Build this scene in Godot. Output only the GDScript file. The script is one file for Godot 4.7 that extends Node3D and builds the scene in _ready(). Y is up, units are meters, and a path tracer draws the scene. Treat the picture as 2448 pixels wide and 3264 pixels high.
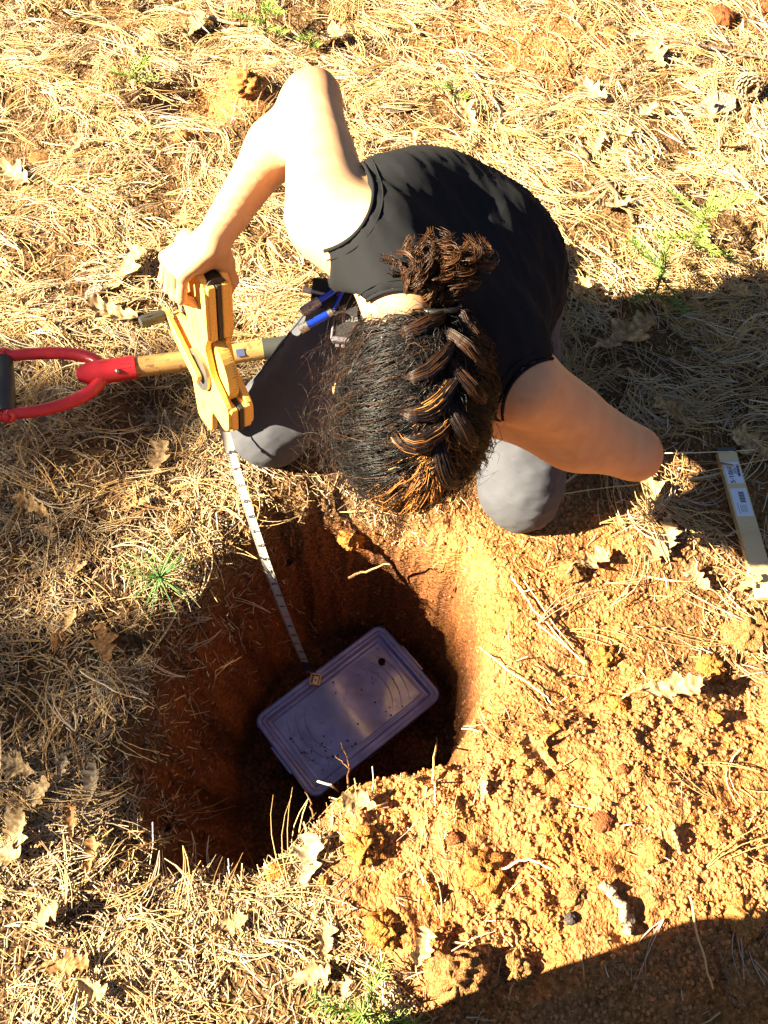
extends Node3D
# A woman kneels at the rim of a soil pit and measures its depth; pine litter all around. Metres, y up; the ground is y = 0.

const EYE := Vector3(0, 1.42, 0)
const TILT := 60.0
var rng := RandomNumberGenerator.new()
var wide := FastNoiseLite.new()
var mid := FastNoiseLite.new()
var fine := FastNoiseLite.new()
var M := {}
var rim := PackedVector2Array()
var rim_grid := PackedFloat32Array()
const RIM_X := -0.62
const RIM_Z := -1.05
const RIM_STEP := 0.01
const RIM_N := 105


# ------------------------------------------------------------------ mesh building
class Shape:
	var v := PackedVector3Array()
	var n := PackedVector3Array()
	var c := PackedColorArray()
	var uv := PackedVector2Array()
	var i := PackedInt32Array()
	var tint := Color.WHITE

	func vert(p: Vector3, nn: Vector3, t := Vector2.ZERO) -> int:
		v.append(p)
		n.append(nn)
		c.append(tint)
		uv.append(t)
		return v.size() - 1

	func quad(a: int, b: int, cc: int, d: int) -> void:
		i.append_array([a, b, cc, a, cc, d])

	func flat(a: Vector3, b: Vector3, cc: Vector3, d: Vector3, out: Vector3) -> void:
		var nn := (b - a).cross(cc - a).normalized()
		if nn.dot(out) < 0:
			nn = -nn
		var k := vert(a, nn, Vector2(0, 1))
		vert(b, nn, Vector2(1, 1))
		vert(cc, nn, Vector2(1, 0))
		vert(d, nn, Vector2(0, 0))
		quad(k, k + 1, k + 2, k + 3)

	func tube(pts: PackedVector3Array, radii: PackedFloat32Array, sides := 6, caps := true) -> void:
		var count := pts.size()
		var side := Vector3.ZERO
		var base := v.size()
		for k in count:
			var dir := (pts[mini(k + 1, count - 1)] - pts[maxi(k - 1, 0)]).normalized()
			if k == 0:
				side = dir.cross(Vector3(0.31, 0.9, 0.2) if absf(dir.y) < 0.8 else Vector3(1, 0.1, 0.2)).normalized()
			else:
				side = (side - dir * side.dot(dir)).normalized()
			var other := dir.cross(side)
			for s in sides + 1:
				var w := TAU * s / sides
				var nn := side * cos(w) + other * sin(w)
				vert(pts[k] + nn * radii[k], nn, Vector2(float(s) / sides, float(k) / (count - 1)))
		for k in count - 1:
			for s in sides:
				var q := base + k * (sides + 1) + s
				quad(q, q + 1, q + sides + 2, q + sides + 1)
		if caps:
			for e in [0, count - 1]:
				var dir: Vector3 = (pts[0] - pts[1] if e == 0 else pts[count - 1] - pts[count - 2]).normalized()
				var hub := vert(pts[e] + dir * radii[e] * 0.25, dir)
				var start := v.size()
				for s in sides + 1:
					vert(v[base + e * (sides + 1) + s], dir)
				for s in sides:
					i.append_array([hub, start + s, start + s + 1])

	# a straight bar with chamfered long edges; x, y, z are half sizes along the basis
	func bar(t: Transform3D, half: Vector3, bevel := 0.002) -> void:
		bevel = minf(bevel, minf(half.x, minf(half.y, half.z)) * 0.9)
		var b := Vector3.ONE * bevel
		for axis in 3:
			for sgn in [-1.0, 1.0]:
				var nn := Vector3.ZERO
				nn[axis] = sgn
				var a1 := (axis + 1) % 3
				var a2 := (axis + 2) % 3
				var k := v.size()
				for q in [[-1, -1], [1, -1], [1, 1], [-1, 1]]:
					var p := Vector3.ZERO
					p[axis] = half[axis] * sgn
					p[a1] = (half[a1] - bevel) * q[0]
					p[a2] = (half[a2] - bevel) * q[1]
					vert(t * p, (t.basis * nn).normalized(), Vector2(q[0] * 0.5 + 0.5, q[1] * 0.5 + 0.5))
				quad(k, k + 1, k + 2, k + 3)
		for axis in 3:  # edges that run along the axis
			var a1 := (axis + 1) % 3
			var a2 := (axis + 2) % 3
			for s1 in [-1.0, 1.0]:
				for s2 in [-1.0, 1.0]:
					var k := v.size()
					for q in [[-1, 0], [1, 0], [1, 1], [-1, 1]]:
						var p := Vector3.ZERO
						p[axis] = (half[axis] - bevel) * q[0]
						p[a1] = s1 * (half[a1] - (bevel if q[1] == 0 else 0.0))
						p[a2] = s2 * (half[a2] - (0.0 if q[1] == 0 else bevel))
						var nn := Vector3.ZERO
						nn[a1] = s1 * (0.0 if q[1] == 0 else 1.0)
						nn[a2] = s2 * (1.0 if q[1] == 0 else 0.0)
						vert(t * p, (t.basis * nn).normalized())
					quad(k, k + 1, k + 2, k + 3)
		for sx in [-1.0, 1.0]:
			for sy in [-1.0, 1.0]:
				for sz in [-1.0, 1.0]:
					var s := Vector3(sx, sy, sz)
					var k := v.size()
					for axis in 3:
						var p := (half - b) * s
						p[axis] = half[axis] * s[axis]
						vert(t * p, (t.basis * s).normalized())
					i.append_array([k, k + 1, k + 2])

	# an outline (x, y of the basis) extruded to both sides along its z
	func slab(t: Transform3D, outline: PackedVector2Array, half: float, bevel := 0.002) -> void:
		var m := outline.size()
		var inset := Geometry2D.offset_polygon(outline, -bevel)
		var top: PackedVector2Array = inset[0] if inset.size() and inset[0].size() == m else outline
		if top != outline:  # start where the outline starts
			var best := 0
			for k in m:
				if top[k].distance_to(outline[0]) < top[best].distance_to(outline[0]):
					best = k
			top = top.slice(best) + top.slice(0, best)
		var tri := Geometry2D.triangulate_polygon(top)
		for sgn in [-1.0, 1.0]:
			var k := v.size()
			for p in top:
				vert(t * Vector3(p.x, p.y, half * sgn), (t.basis.z * sgn).normalized(), p)
			for q in tri:
				i.append(k + q)
			for e in m:
				var f := (e + 1) % m
				var d := outline[f] - outline[e]
				var nn := t.basis * Vector3(d.y, -d.x, 0).normalized()
				if Geometry2D.is_polygon_clockwise(outline):
					nn = -nn
				var up: Vector3 = (nn + t.basis.z * sgn).normalized()
				var w := v.size()
				vert(t * Vector3(top[e].x, top[e].y, half * sgn), up)
				vert(t * Vector3(top[f].x, top[f].y, half * sgn), up)
				vert(t * Vector3(outline[f].x, outline[f].y, (half - bevel) * sgn), nn)
				vert(t * Vector3(outline[e].x, outline[e].y, (half - bevel) * sgn), nn)
				quad(w, w + 1, w + 2, w + 3)
		for e in m:
			var f := (e + 1) % m
			var d := outline[f] - outline[e]
			var nn := (t.basis * Vector3(d.y, -d.x, 0)).normalized()
			if Geometry2D.is_polygon_clockwise(outline):
				nn = -nn
			var w := v.size()
			for q in [[e, -1], [f, -1], [f, 1], [e, 1]]:
				vert(t * Vector3(outline[q[0]].x, outline[q[0]].y, (half - bevel) * q[1]), nn, Vector2(q[0], q[1]))
			quad(w, w + 1, w + 2, w + 3)

	# a lumpy stone or clod
	func lump(at: Vector3, size: Vector3, noise: FastNoiseLite, rough: float, rings := 8, turn := Basis()) -> void:
		var segs := rings * 2
		var base := v.size()
		for r in rings + 1:
			var th := PI * r / rings
			for s in segs + 1:
				var ph := TAU * (s % segs) / segs
				var d := Vector3(sin(th) * cos(ph), cos(th), sin(th) * sin(ph))
				var q := d * 1.3 + at * 37.0
				var k := 1.0 + rough * (noise.get_noise_3dv(q * 60.0) + 0.6 * noise.get_noise_3dv(q * 170.0))
				vert(at + turn * (d * size * k), d, Vector2(float(s) / segs, float(r) / rings))
		for r in rings:
			for s in segs:
				var q := base + r * (segs + 1) + s
				quad(q, q + 1, q + segs + 2, q + segs + 1)
		smooth_from(base)

	# normals of the faces from a vertex on, averaged over equal places
	func smooth_from(base: int, first_index := -1) -> void:
		var sum := {}
		var k := first_index
		if k < 0:
			k = i.size()
			while k >= 3 and i[k - 3] >= base:
				k -= 3
		for q in range(k, i.size(), 3):
			var nn := (v[i[q + 1]] - v[i[q]]).cross(v[i[q + 2]] - v[i[q]])
			if nn.dot(n[i[q]] + n[i[q + 1]] + n[i[q + 2]]) < 0:
				nn = -nn
			for e in 3:
				var key := v[i[q + e]].snapped(Vector3.ONE * 1e-5)
				sum[key] = sum.get(key, Vector3.ZERO) + nn
		for q in range(base, v.size()):
			var nn: Vector3 = sum.get(v[q].snapped(Vector3.ONE * 1e-5), n[q])
			if nn.length_squared() > 1e-20:
				n[q] = nn.normalized()

	func mesh() -> ArrayMesh:
		for q in range(0, i.size(), 3):  # front faces run clockwise
			var a := i[q]
			var b := i[q + 1]
			var d := i[q + 2]
			if (v[b] - v[a]).cross(v[d] - v[a]).dot(n[a] + n[b] + n[d]) > 0:
				i[q + 1] = d
				i[q + 2] = b
		var out := []
		out.resize(Mesh.ARRAY_MAX)
		out[Mesh.ARRAY_VERTEX] = v
		out[Mesh.ARRAY_NORMAL] = n
		out[Mesh.ARRAY_COLOR] = c
		out[Mesh.ARRAY_TEX_UV] = uv
		out[Mesh.ARRAY_INDEX] = i
		var m := ArrayMesh.new()
		m.add_surface_from_arrays(Mesh.PRIMITIVE_TRIANGLES, out)
		return m


# distances on a grid, joined with a smooth minimum and meshed as surface nets
class Field:
	var o: Vector3
	var h: float
	var nx: int
	var ny: int
	var nz: int
	var a := PackedFloat32Array()

	func _init(lo: Vector3, hi: Vector3, cell: float) -> void:
		o = lo
		h = cell
		nx = int((hi.x - lo.x) / cell) + 2
		ny = int((hi.y - lo.y) / cell) + 2
		nz = int((hi.z - lo.z) / cell) + 2
		a.resize(nx * ny * nz)
		a.fill(1.0)

	func copy() -> Field:
		var f := Field.new(o, o, h)
		f.nx = nx
		f.ny = ny
		f.nz = nz
		f.a = a.duplicate()
		return f

	func grow(by: float) -> void:
		for k in a.size():
			a[k] -= by

	# mode 0 joins, 1 cuts away
	func limb(p: Vector3, q: Vector3, rp: float, rq: float, k := 0.02, thin := Vector3.ZERO, factor := 1.0, mode := 0) -> void:
		var reach := maxf(rp, rq) + (k if mode == 0 else 0.0) + h * 3.0
		var lo := ((p.min(q) - Vector3.ONE * reach - o) / h).floor()
		var hi := ((p.max(q) + Vector3.ONE * reach - o) / h).ceil()
		var pq := q - p
		var len2 := maxf(pq.length_squared(), 1e-9)
		var squash := factor != 1.0
		for z in range(maxi(0, int(lo.z)), mini(nz, int(hi.z) + 1)):
			for y in range(maxi(0, int(lo.y)), mini(ny, int(hi.y) + 1)):
				var at := (z * ny + y) * nx
				for x in range(maxi(0, int(lo.x)), mini(nx, int(hi.x) + 1)):
					var w := o + Vector3(x, y, z) * h - p
					var t := clampf(w.dot(pq) / len2, 0.0, 1.0)
					w -= pq * t
					if squash:
						w += thin * (w.dot(thin) * (factor - 1.0))
					var d := w.length() - lerpf(rp, rq, t)
					var old := a[at + x]
					if mode == 1:
						if -d > old:
							a[at + x] = -d
						continue
					var e := k - absf(old - d)
					a[at + x] = minf(old, d) - (e * e * 0.25 / k if e > 0.0 else 0.0)

	# an ellipsoid whose half axes are the columns of b
	func blob(at: Vector3, b: Basis, k := 0.02) -> void:
		var s := Vector3(b.x.length(), b.y.length(), b.z.length())
		var reach := maxf(s.x, maxf(s.y, s.z)) + k + h * 3.0
		var lo := ((at - Vector3.ONE * reach - o) / h).floor()
		var hi := ((at + Vector3.ONE * reach - o) / h).ceil()
		var inv := b.inverse()
		for z in range(maxi(0, int(lo.z)), mini(nz, int(hi.z) + 1)):
			for y in range(maxi(0, int(lo.y)), mini(ny, int(hi.y) + 1)):
				var row := (z * ny + y) * nx
				for x in range(maxi(0, int(lo.x)), mini(nx, int(hi.x) + 1)):
					var u := inv * (o + Vector3(x, y, z) * h - at)
					var k0 := u.length()
					var k1 := (u / s).length()
					var d := k0 * (k0 - 1.0) / maxf(k1, 1e-6)
					var old := a[row + x]
					var e := k - absf(old - d)
					a[row + x] = minf(old, d) - (e * e * 0.25 / k if e > 0.0 else 0.0)

	func value(p: Vector3) -> float:
		var g := (p - o) / h
		var x := clampi(int(g.x), 0, nx - 2)
		var y := clampi(int(g.y), 0, ny - 2)
		var z := clampi(int(g.z), 0, nz - 2)
		var f := g - Vector3(x, y, z)
		var q := (z * ny + y) * nx + x
		var s := nx * ny
		var lo := lerpf(lerpf(a[q], a[q + 1], f.x), lerpf(a[q + nx], a[q + nx + 1], f.x), f.y)
		var hi := lerpf(lerpf(a[q + s], a[q + s + 1], f.x), lerpf(a[q + s + nx], a[q + s + nx + 1], f.x), f.y)
		return lerpf(lo, hi, f.z)

	func slope(p: Vector3) -> Vector3:
		var e := h
		return Vector3(value(p + Vector3(e, 0, 0)) - value(p - Vector3(e, 0, 0)), value(p + Vector3(0, e, 0)) - value(p - Vector3(0, e, 0)), value(p + Vector3(0, 0, e)) - value(p - Vector3(0, 0, e))).normalized()

	func net(into: Shape) -> void:
		var slot := PackedInt32Array()
		slot.resize(a.size())
		slot.fill(-1)
		var s := nx * ny
		var base := into.v.size()
		var off: Array[int] = [0, 1, nx, nx + 1, s, s + 1, s + nx, s + nx + 1]
		for z in nz - 1:
			for y in ny - 1:
				var row := (z * ny + y) * nx
				for x in nx - 1:
					var q := row + x
					var v0 := a[q]
					if v0 > h * 2.0 or v0 < -h * 2.0:
						continue
					var neg := 0
					for d in off:
						if a[q + d] < 0.0:
							neg += 1
					if neg == 0 or neg == 8:
						continue
					var sum := Vector3.ZERO
					var cnt := 0
					for e in 12:
						var axis := e >> 2
						var r := e & 3
						var p0: int
						var bit := 1 << axis
						if axis == 0:
							p0 = r << 1
						elif axis == 1:
							p0 = (r & 1) | ((r & 2) << 1)
						else:
							p0 = r
						var va := a[q + off[p0]]
						var vb := a[q + off[p0 | bit]]
						if (va < 0.0) == (vb < 0.0):
							continue
						var t := va / (va - vb)
						var w := Vector3(p0 & 1, (p0 >> 1) & 1, (p0 >> 2) & 1)
						w[axis] += t
						sum += w
						cnt += 1
					var place := o + (Vector3(x, y, z) + sum / cnt) * h
					var g := Vector3(a[q + 1] - v0 + a[q + nx + 1] - a[q + nx] + a[q + s + 1] - a[q + s] + a[q + s + nx + 1] - a[q + s + nx],
						a[q + nx] - v0 + a[q + nx + 1] - a[q + 1] + a[q + s + nx] - a[q + s] + a[q + s + nx + 1] - a[q + s + 1],
						a[q + s] - v0 + a[q + s + 1] - a[q + 1] + a[q + s + nx] - a[q + nx] + a[q + s + nx + 1] - a[q + nx + 1])
					slot[q] = into.vert(place, g.normalized(), Vector2(place.x, place.z))
		for z in range(1, nz - 1):
			for y in range(1, ny - 1):
				var row := (z * ny + y) * nx
				for x in range(1, nx - 1):
					var q := row + x
					if slot[q] < 0:
						continue
					var neg := a[q] < 0.0
					for step in [[1, nx, s], [nx, s, 1], [s, 1, nx]]:
						if (a[q + step[0]] < 0.0) == neg:
							continue
						var p1: int = slot[q - step[1]]
						var p2: int = slot[q - step[1] - step[2]]
						var p3: int = slot[q - step[2]]
						if p1 < 0 or p2 < 0 or p3 < 0:
							continue
						into.quad(slot[q], p1, p2, p3)
		# softer normals: twice the mean of the neighbours
		for again in 2:
			var sum := PackedVector3Array()
			sum.resize(into.v.size())
			for k in range(0, into.i.size(), 3):
				var p := into.i[k]
				if p < base:
					continue
				var q := into.i[k + 1]
				var r := into.i[k + 2]
				var m := into.n[p] + into.n[q] + into.n[r]
				sum[p] += m
				sum[q] += m
				sum[r] += m
			for k in range(base, into.v.size()):
				if sum[k].length_squared() > 0.0:
					into.n[k] = sum[k].normalized()


# ------------------------------------------------------------------ naming
var taken := {}

func numbered(called: String) -> String:
	taken[called] = taken.get(called, -1) + 1
	return called if taken[called] == 0 else "%s_%03d" % [called, taken[called]]


func obj(called: String, what: Variant, m: Material, parent: Node = self) -> MeshInstance3D:
	var o := MeshInstance3D.new()
	if parent == self:
		o.name = numbered(called)
	else:
		var k := 0
		o.name = called
		while parent.has_node(NodePath(o.name)):
			k += 1
			o.name = "%s_%03d" % [called, k]
	o.mesh = what.mesh() if what is Shape else what
	o.material_override = m
	o.cast_shadow = GeometryInstance3D.SHADOW_CASTING_SETTING_ON
	parent.add_child(o, true)
	return o


func tag(o: Node, label: String, category: String, group := "", kind := "") -> Node:
	o.set_meta("label", label)
	if category:
		o.set_meta("category", category)
	if group:
		o.set_meta("group", group)
	if kind:
		o.set_meta("kind", kind)
	return o


func thing(called: String, label: String, category: String, at := Vector3.ZERO, group := "") -> Node3D:
	var o := Node3D.new()
	o.name = numbered(called)
	o.position = at
	add_child(o)
	tag(o, label, category, group)
	return o


func many(called: String, mesh: Mesh, m: Material, where: Array, tints: Array, parent: Node = self) -> MultiMeshInstance3D:
	var mm := MultiMesh.new()
	mm.transform_format = MultiMesh.TRANSFORM_3D
	mm.use_colors = tints.size() > 0
	mm.mesh = mesh
	mm.instance_count = where.size()
	for k in where.size():
		mm.set_instance_transform(k, where[k])
		if tints.size():
			mm.set_instance_color(k, tints[k])
	var o := MultiMeshInstance3D.new()
	o.name = numbered(called) if parent == self else called
	o.multimesh = mm
	o.material_override = m
	parent.add_child(o, true)
	o.set_meta("kind", "stuff")
	return o


# ------------------------------------------------------------------ places
# where the line of sight of a point of the photograph (at 1659 x 2212) is at a depth, or meets a level
func sight(px: float, py: float) -> Vector3:
	var f := 1106.0 / tan(deg_to_rad(30.0))
	var x := (px - 829.5) / f
	var y := (1106.0 - py) / f
	var s := sin(deg_to_rad(TILT))
	var c := cos(deg_to_rad(TILT))
	return Vector3(x, -s + y * c, -c - y * s)


func deep(px: float, py: float, depth: float) -> Vector3:
	return EYE + sight(px, py) * depth


func level(px: float, py: float, h := 0.0) -> Vector3:
	var d := sight(px, py)
	return EYE + d * ((h - EYE.y) / d.y)


# on the ground itself
func spot(px: float, py: float, above := 0.0) -> Vector3:
	var d := sight(px, py)
	var t := (0.15 - EYE.y) / d.y
	var last := t
	while t < 6.0:
		var p := EYE + d * t
		if p.y < ground(p.x, p.z):
			break
		last = t
		t += 0.02
	for k in 8:
		var half := (last + t) / 2
		var p := EYE + d * half
		if p.y < ground(p.x, p.z):
			t = half
		else:
			last = half
	var q := EYE + d * t
	return Vector3(q.x, ground(q.x, q.z) + above, q.z)


func pix(p: Vector3) -> Vector2:
	var s := sin(deg_to_rad(TILT))
	var c := cos(deg_to_rad(TILT))
	var r := p - EYE
	var dist := -r.y * s - r.z * c
	var up := r.y * c - r.z * s
	var f := 1106.0 / tan(deg_to_rad(30.0))
	return Vector2(829.5 + r.x / dist * f, 1106.0 - up / dist * f)


func lin(r: float, g: float, b: float) -> Color:
	return Color(r, g, b).linear_to_srgb()


func pick(from: Array) -> Variant:
	return from[rng.randi() % from.size()]


func _ready() -> void:
	rng.seed = 20141
	wide.seed = 3
	wide.frequency = 1.7
	wide.fractal_octaves = 3
	mid.seed = 8
	mid.frequency = 9.0
	mid.fractal_octaves = 3
	fine.seed = 21
	fine.frequency = 38.0
	fine.fractal_octaves = 3
	view_and_light()
	materials()
	shape_rim()
	build_ground()
	build_person()
	build_tape_measure()
	build_shovel()
	build_storage_box()
	build_strip()
	build_pocket_things()
	build_plants()
	build_leaves()
	build_stones()
	build_sticks()
	build_litter()
	build_surroundings()


func view_and_light() -> void:
	var cam := Camera3D.new()
	cam.name = "camera"
	cam.position = EYE
	cam.rotation_degrees = Vector3(-TILT, 0, 0)
	cam.fov = 60.0
	cam.near = 0.05
	cam.far = 400.0
	add_child(cam)
	cam.current = true
	var sky := ProceduralSkyMaterial.new()
	sky.sky_top_color = Color(0.40, 0.50, 0.66)
	sky.sky_horizon_color = Color(0.60, 0.61, 0.60)
	sky.ground_bottom_color = Color(0.12, 0.10, 0.07)
	sky.ground_horizon_color = Color(0.35, 0.36, 0.34)
	sky.sky_energy_multiplier = 0.38
	sky.ground_energy_multiplier = 0.5
	var env := Environment.new()
	env.background_mode = Environment.BG_SKY
	env.sky = Sky.new()
	env.sky.sky_material = sky
	env.tonemap_mode = Environment.TONE_MAPPER_LINEAR
	env.tonemap_exposure = 8.4
	env.sdfgi_enabled = true
	env.ssao_enabled = true
	env.ssil_enabled = true
	var around := WorldEnvironment.new()
	around.name = "surroundings"
	around.environment = env
	add_child(around)
	var sun := DirectionalLight3D.new()
	sun.name = "sun"
	sun.light_color = Color(1.0, 0.93, 0.80)
	sun.light_energy = 1.55
	sun.light_angular_distance = 0.5
	sun.shadow_enabled = true
	var going := deg_to_rad(SUN_AWAY)
	var e := deg_to_rad(SUN_UP)
	sun.look_at_from_position(Vector3.ZERO, Vector3(cos(going) * cos(e), -sin(e), -sin(going) * cos(e)), Vector3.UP)
	add_child(sun)


const SUN_UP := 32.0
const SUN_AWAY := 11.5


func plain(color: Color, rough := 0.8, more := {}) -> StandardMaterial3D:
	var m := StandardMaterial3D.new()
	m.albedo_color = color
	m.roughness = rough
	for k in more:
		m.set(k, more[k])
	return m


func cloud(frequency: float, lo: Color, hi: Color, seed_ := 1, octaves := 5, size := 1024, type := FastNoiseLite.TYPE_SIMPLEX_SMOOTH) -> NoiseTexture2D:
	var f := FastNoiseLite.new()
	f.seed = seed_
	f.frequency = frequency
	f.fractal_octaves = octaves
	f.noise_type = type
	var t := NoiseTexture2D.new()
	t.width = size
	t.height = size
	t.seamless = true
	t.noise = f
	var g := Gradient.new()
	g.set_color(0, lo)
	g.set_color(1, hi)
	g.set_offset(0, 0.2)
	g.set_offset(1, 0.8)
	t.color_ramp = g
	return t


func materials() -> void:
	var grain := cloud(0.02, Color(0.62, 0.60, 0.58), Color.WHITE, 5, 6)
	var relief := cloud(0.03, Color.BLACK, Color.WHITE, 9, 6)
	M.soil = plain(Color.WHITE, 0.95, {"vertex_color_use_as_albedo": true, "albedo_texture": grain, "uv1_triplanar": true, "uv1_world_triplanar": true, "uv1_scale": Vector3.ONE * 4.0, "heightmap_enabled": true, "heightmap_texture": relief, "heightmap_scale": 0.5, "metallic_specular": 0.2})
	M.clod = plain(Color.WHITE, 0.95, {"vertex_color_use_as_albedo": true, "albedo_texture": grain, "uv1_triplanar": true, "uv1_scale": Vector3.ONE * 9.0, "heightmap_enabled": true, "heightmap_texture": relief, "heightmap_scale": 0.25, "metallic_specular": 0.2})
	M.crumb = plain(Color.WHITE, 0.95, {"vertex_color_use_as_albedo": true, "metallic_specular": 0.2})
	M.straw = plain(Color.WHITE, 0.5, {"vertex_color_use_as_albedo": true, "metallic_specular": 0.4})
	M.leaf = plain(Color.WHITE, 0.65, {"vertex_color_use_as_albedo": true, "albedo_texture": cloud(0.03, Color(0.7, 0.66, 0.6), Color.WHITE, 31, 4, 256), "backlight_enabled": true, "backlight": Color(0.10, 0.07, 0.03), "metallic_specular": 0.3})
	M.green = plain(Color.WHITE, 0.55, {"vertex_color_use_as_albedo": true, "backlight_enabled": true, "backlight": Color(0.05, 0.08, 0.02), "metallic_specular": 0.35})
	M.bark = plain(Color.WHITE, 0.9, {"vertex_color_use_as_albedo": true, "albedo_texture": cloud(0.05, Color(0.55, 0.5, 0.46), Color.WHITE, 17, 4, 256), "uv1_triplanar": true, "uv1_scale": Vector3.ONE * 14.0, "heightmap_enabled": true, "heightmap_texture": cloud(0.06, Color.BLACK, Color.WHITE, 18, 4, 256), "heightmap_scale": 0.15, "metallic_specular": 0.2})
	var pores := cloud(0.25, Color(0.35, 0.35, 0.35), Color(0.65, 0.65, 0.65), 41, 3, 512)
	M.skin = plain(lin(0.56, 0.345, 0.195), 0.62, {"vertex_color_use_as_albedo": true, "metallic_specular": 0.3, "uv1_triplanar": true, "uv1_scale": Vector3.ONE * 9.0, "heightmap_enabled": true, "heightmap_texture": pores, "heightmap_scale": 0.014, "subsurf_scatter_enabled": true, "subsurf_scatter_strength": 0.03, "albedo_texture": cloud(0.006, Color(0.955, 0.94, 0.93), Color.WHITE, 44, 3, 512)})
	var weave := cloud(0.42, Color(0.2, 0.2, 0.2), Color(0.8, 0.8, 0.8), 51, 2, 512)
	M.shirt = plain(lin(0.0135, 0.0142, 0.0160), 0.9, {"uv1_triplanar": true, "uv1_scale": Vector3.ONE * 7.0, "heightmap_enabled": true, "heightmap_texture": weave, "heightmap_scale": 0.02, "rim_enabled": true, "metallic_specular": 0.12, "rim": 0.02, "rim_tint": 0.2})
	M.trousers = plain(lin(0.058, 0.062, 0.078), 0.85, {"vertex_color_use_as_albedo": true, "uv1_triplanar": true, "uv1_scale": Vector3.ONE * 7.0, "heightmap_enabled": true, "heightmap_texture": weave, "heightmap_scale": 0.03, "albedo_texture": cloud(0.2, Color(0.8, 0.8, 0.8), Color.WHITE, 55, 3, 512)})
	M.hair = plain(Color.WHITE, 0.38, {"vertex_color_use_as_albedo": true, "metallic_specular": 0.36})
	M.shoe = plain(lin(0.06, 0.045, 0.03), 0.7)
	M.yellow = plain(lin(0.86, 0.52, 0.12), 0.40, {"albedo_texture": cloud(0.05, Color(0.90, 0.86, 0.80), Color.WHITE, 62, 6, 512), "heightmap_enabled": true, "heightmap_texture": cloud(0.2, Color.BLACK, Color.WHITE, 61, 3, 256), "heightmap_scale": 0.004, "uv1_triplanar": true, "uv1_scale": Vector3.ONE * 8.0})
	M.black = plain(lin(0.018, 0.017, 0.016), 0.55)
	M.steel = plain(lin(0.42, 0.41, 0.39), 0.38, {"metallic": 0.85, "albedo_texture": cloud(0.05, Color(0.6, 0.58, 0.55), Color.WHITE, 63, 4, 256)})
	M.brass = plain(lin(0.52, 0.36, 0.16), 0.35, {"metallic": 0.8})
	M.tape = plain(lin(0.36, 0.35, 0.31), 0.5)
	M.tape_yellow = plain(lin(0.62, 0.42, 0.10), 0.4)
	M.ink = plain(lin(0.03, 0.03, 0.03), 0.6)
	M.red_ink = plain(lin(0.55, 0.06, 0.05), 0.6)
	M.orange = plain(lin(0.55, 0.09, 0.03), 0.5)
	M.red = plain(lin(0.50, 0.022, 0.03), 0.34, {"albedo_texture": cloud(0.01, Color(0.86, 0.8, 0.8), Color.WHITE, 71, 5, 512), "uv1_triplanar": true, "uv1_scale": Vector3.ONE * 5.0})
	M.wood = plain(Color.WHITE, 0.42, {"albedo_texture": wood_grain(), "uv1_scale": Vector3(1, 1, 1)})
	M.ferrule = plain(lin(0.05, 0.055, 0.05), 0.5, {"metallic": 0.3})
	M.plastic = plain(Color(0.40, 0.39, 0.52, 0.62), 0.3, {"transparency": BaseMaterial3D.TRANSPARENCY_ALPHA, "metallic_specular": 0.6})
	M.lid = plain(lin(0.16, 0.20, 0.50), 0.14, {"metallic_specular": 0.6, "albedo_texture": cloud(0.008, Color(0.82, 0.8, 0.8), Color.WHITE, 81, 5, 512), "uv1_triplanar": true, "uv1_scale": Vector3.ONE * 3.0, "roughness_texture": cloud(0.02, Color(0.5, 0.5, 0.5), Color.WHITE, 82, 4, 512)})
	M.cream = plain(lin(0.60, 0.44, 0.22), 0.35)
	M.paper = plain(lin(0.62, 0.66, 0.74), 0.5)
	M.header = plain(lin(0.05, 0.07, 0.16), 0.5)
	M.blue = plain(lin(0.01, 0.05, 0.55), 0.25, {"metallic": 0.55})
	M.white = plain(lin(0.7, 0.7, 0.68), 0.4)
	M.pouch = plain(lin(0.006, 0.006, 0.007), 0.8)
	M.print_grey = plain(lin(0.13, 0.13, 0.13), 0.7)
	M.lilac = plain(lin(0.11, 0.10, 0.12), 0.8)


func wood_grain() -> ImageTexture:
	var im := Image.create(256, 512, false, Image.FORMAT_RGB8)
	var f := FastNoiseLite.new()
	f.seed = 5
	f.frequency = 0.02
	f.fractal_octaves = 4
	for y in 512:
		for x in 256:
			var g := 0.5 + 0.5 * f.get_noise_2d(x * 3.0, y * 0.22)
			var s := f.get_noise_2d(x * 0.5 + 900.0, y * 0.5)
			var k := 0.62 + 0.5 * g + 0.18 * s
			var dirt := clampf((f.get_noise_2d(x * 1.2, y * 1.2 + 4000.0) - 0.25) * 3.0, 0.0, 0.6)
			im.set_pixel(x, y, lin(0.42 * k, 0.235 * k, 0.075 * k).lerp(lin(0.10, 0.06, 0.03), dirt))
	return ImageTexture.create_from_image(im)


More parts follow.
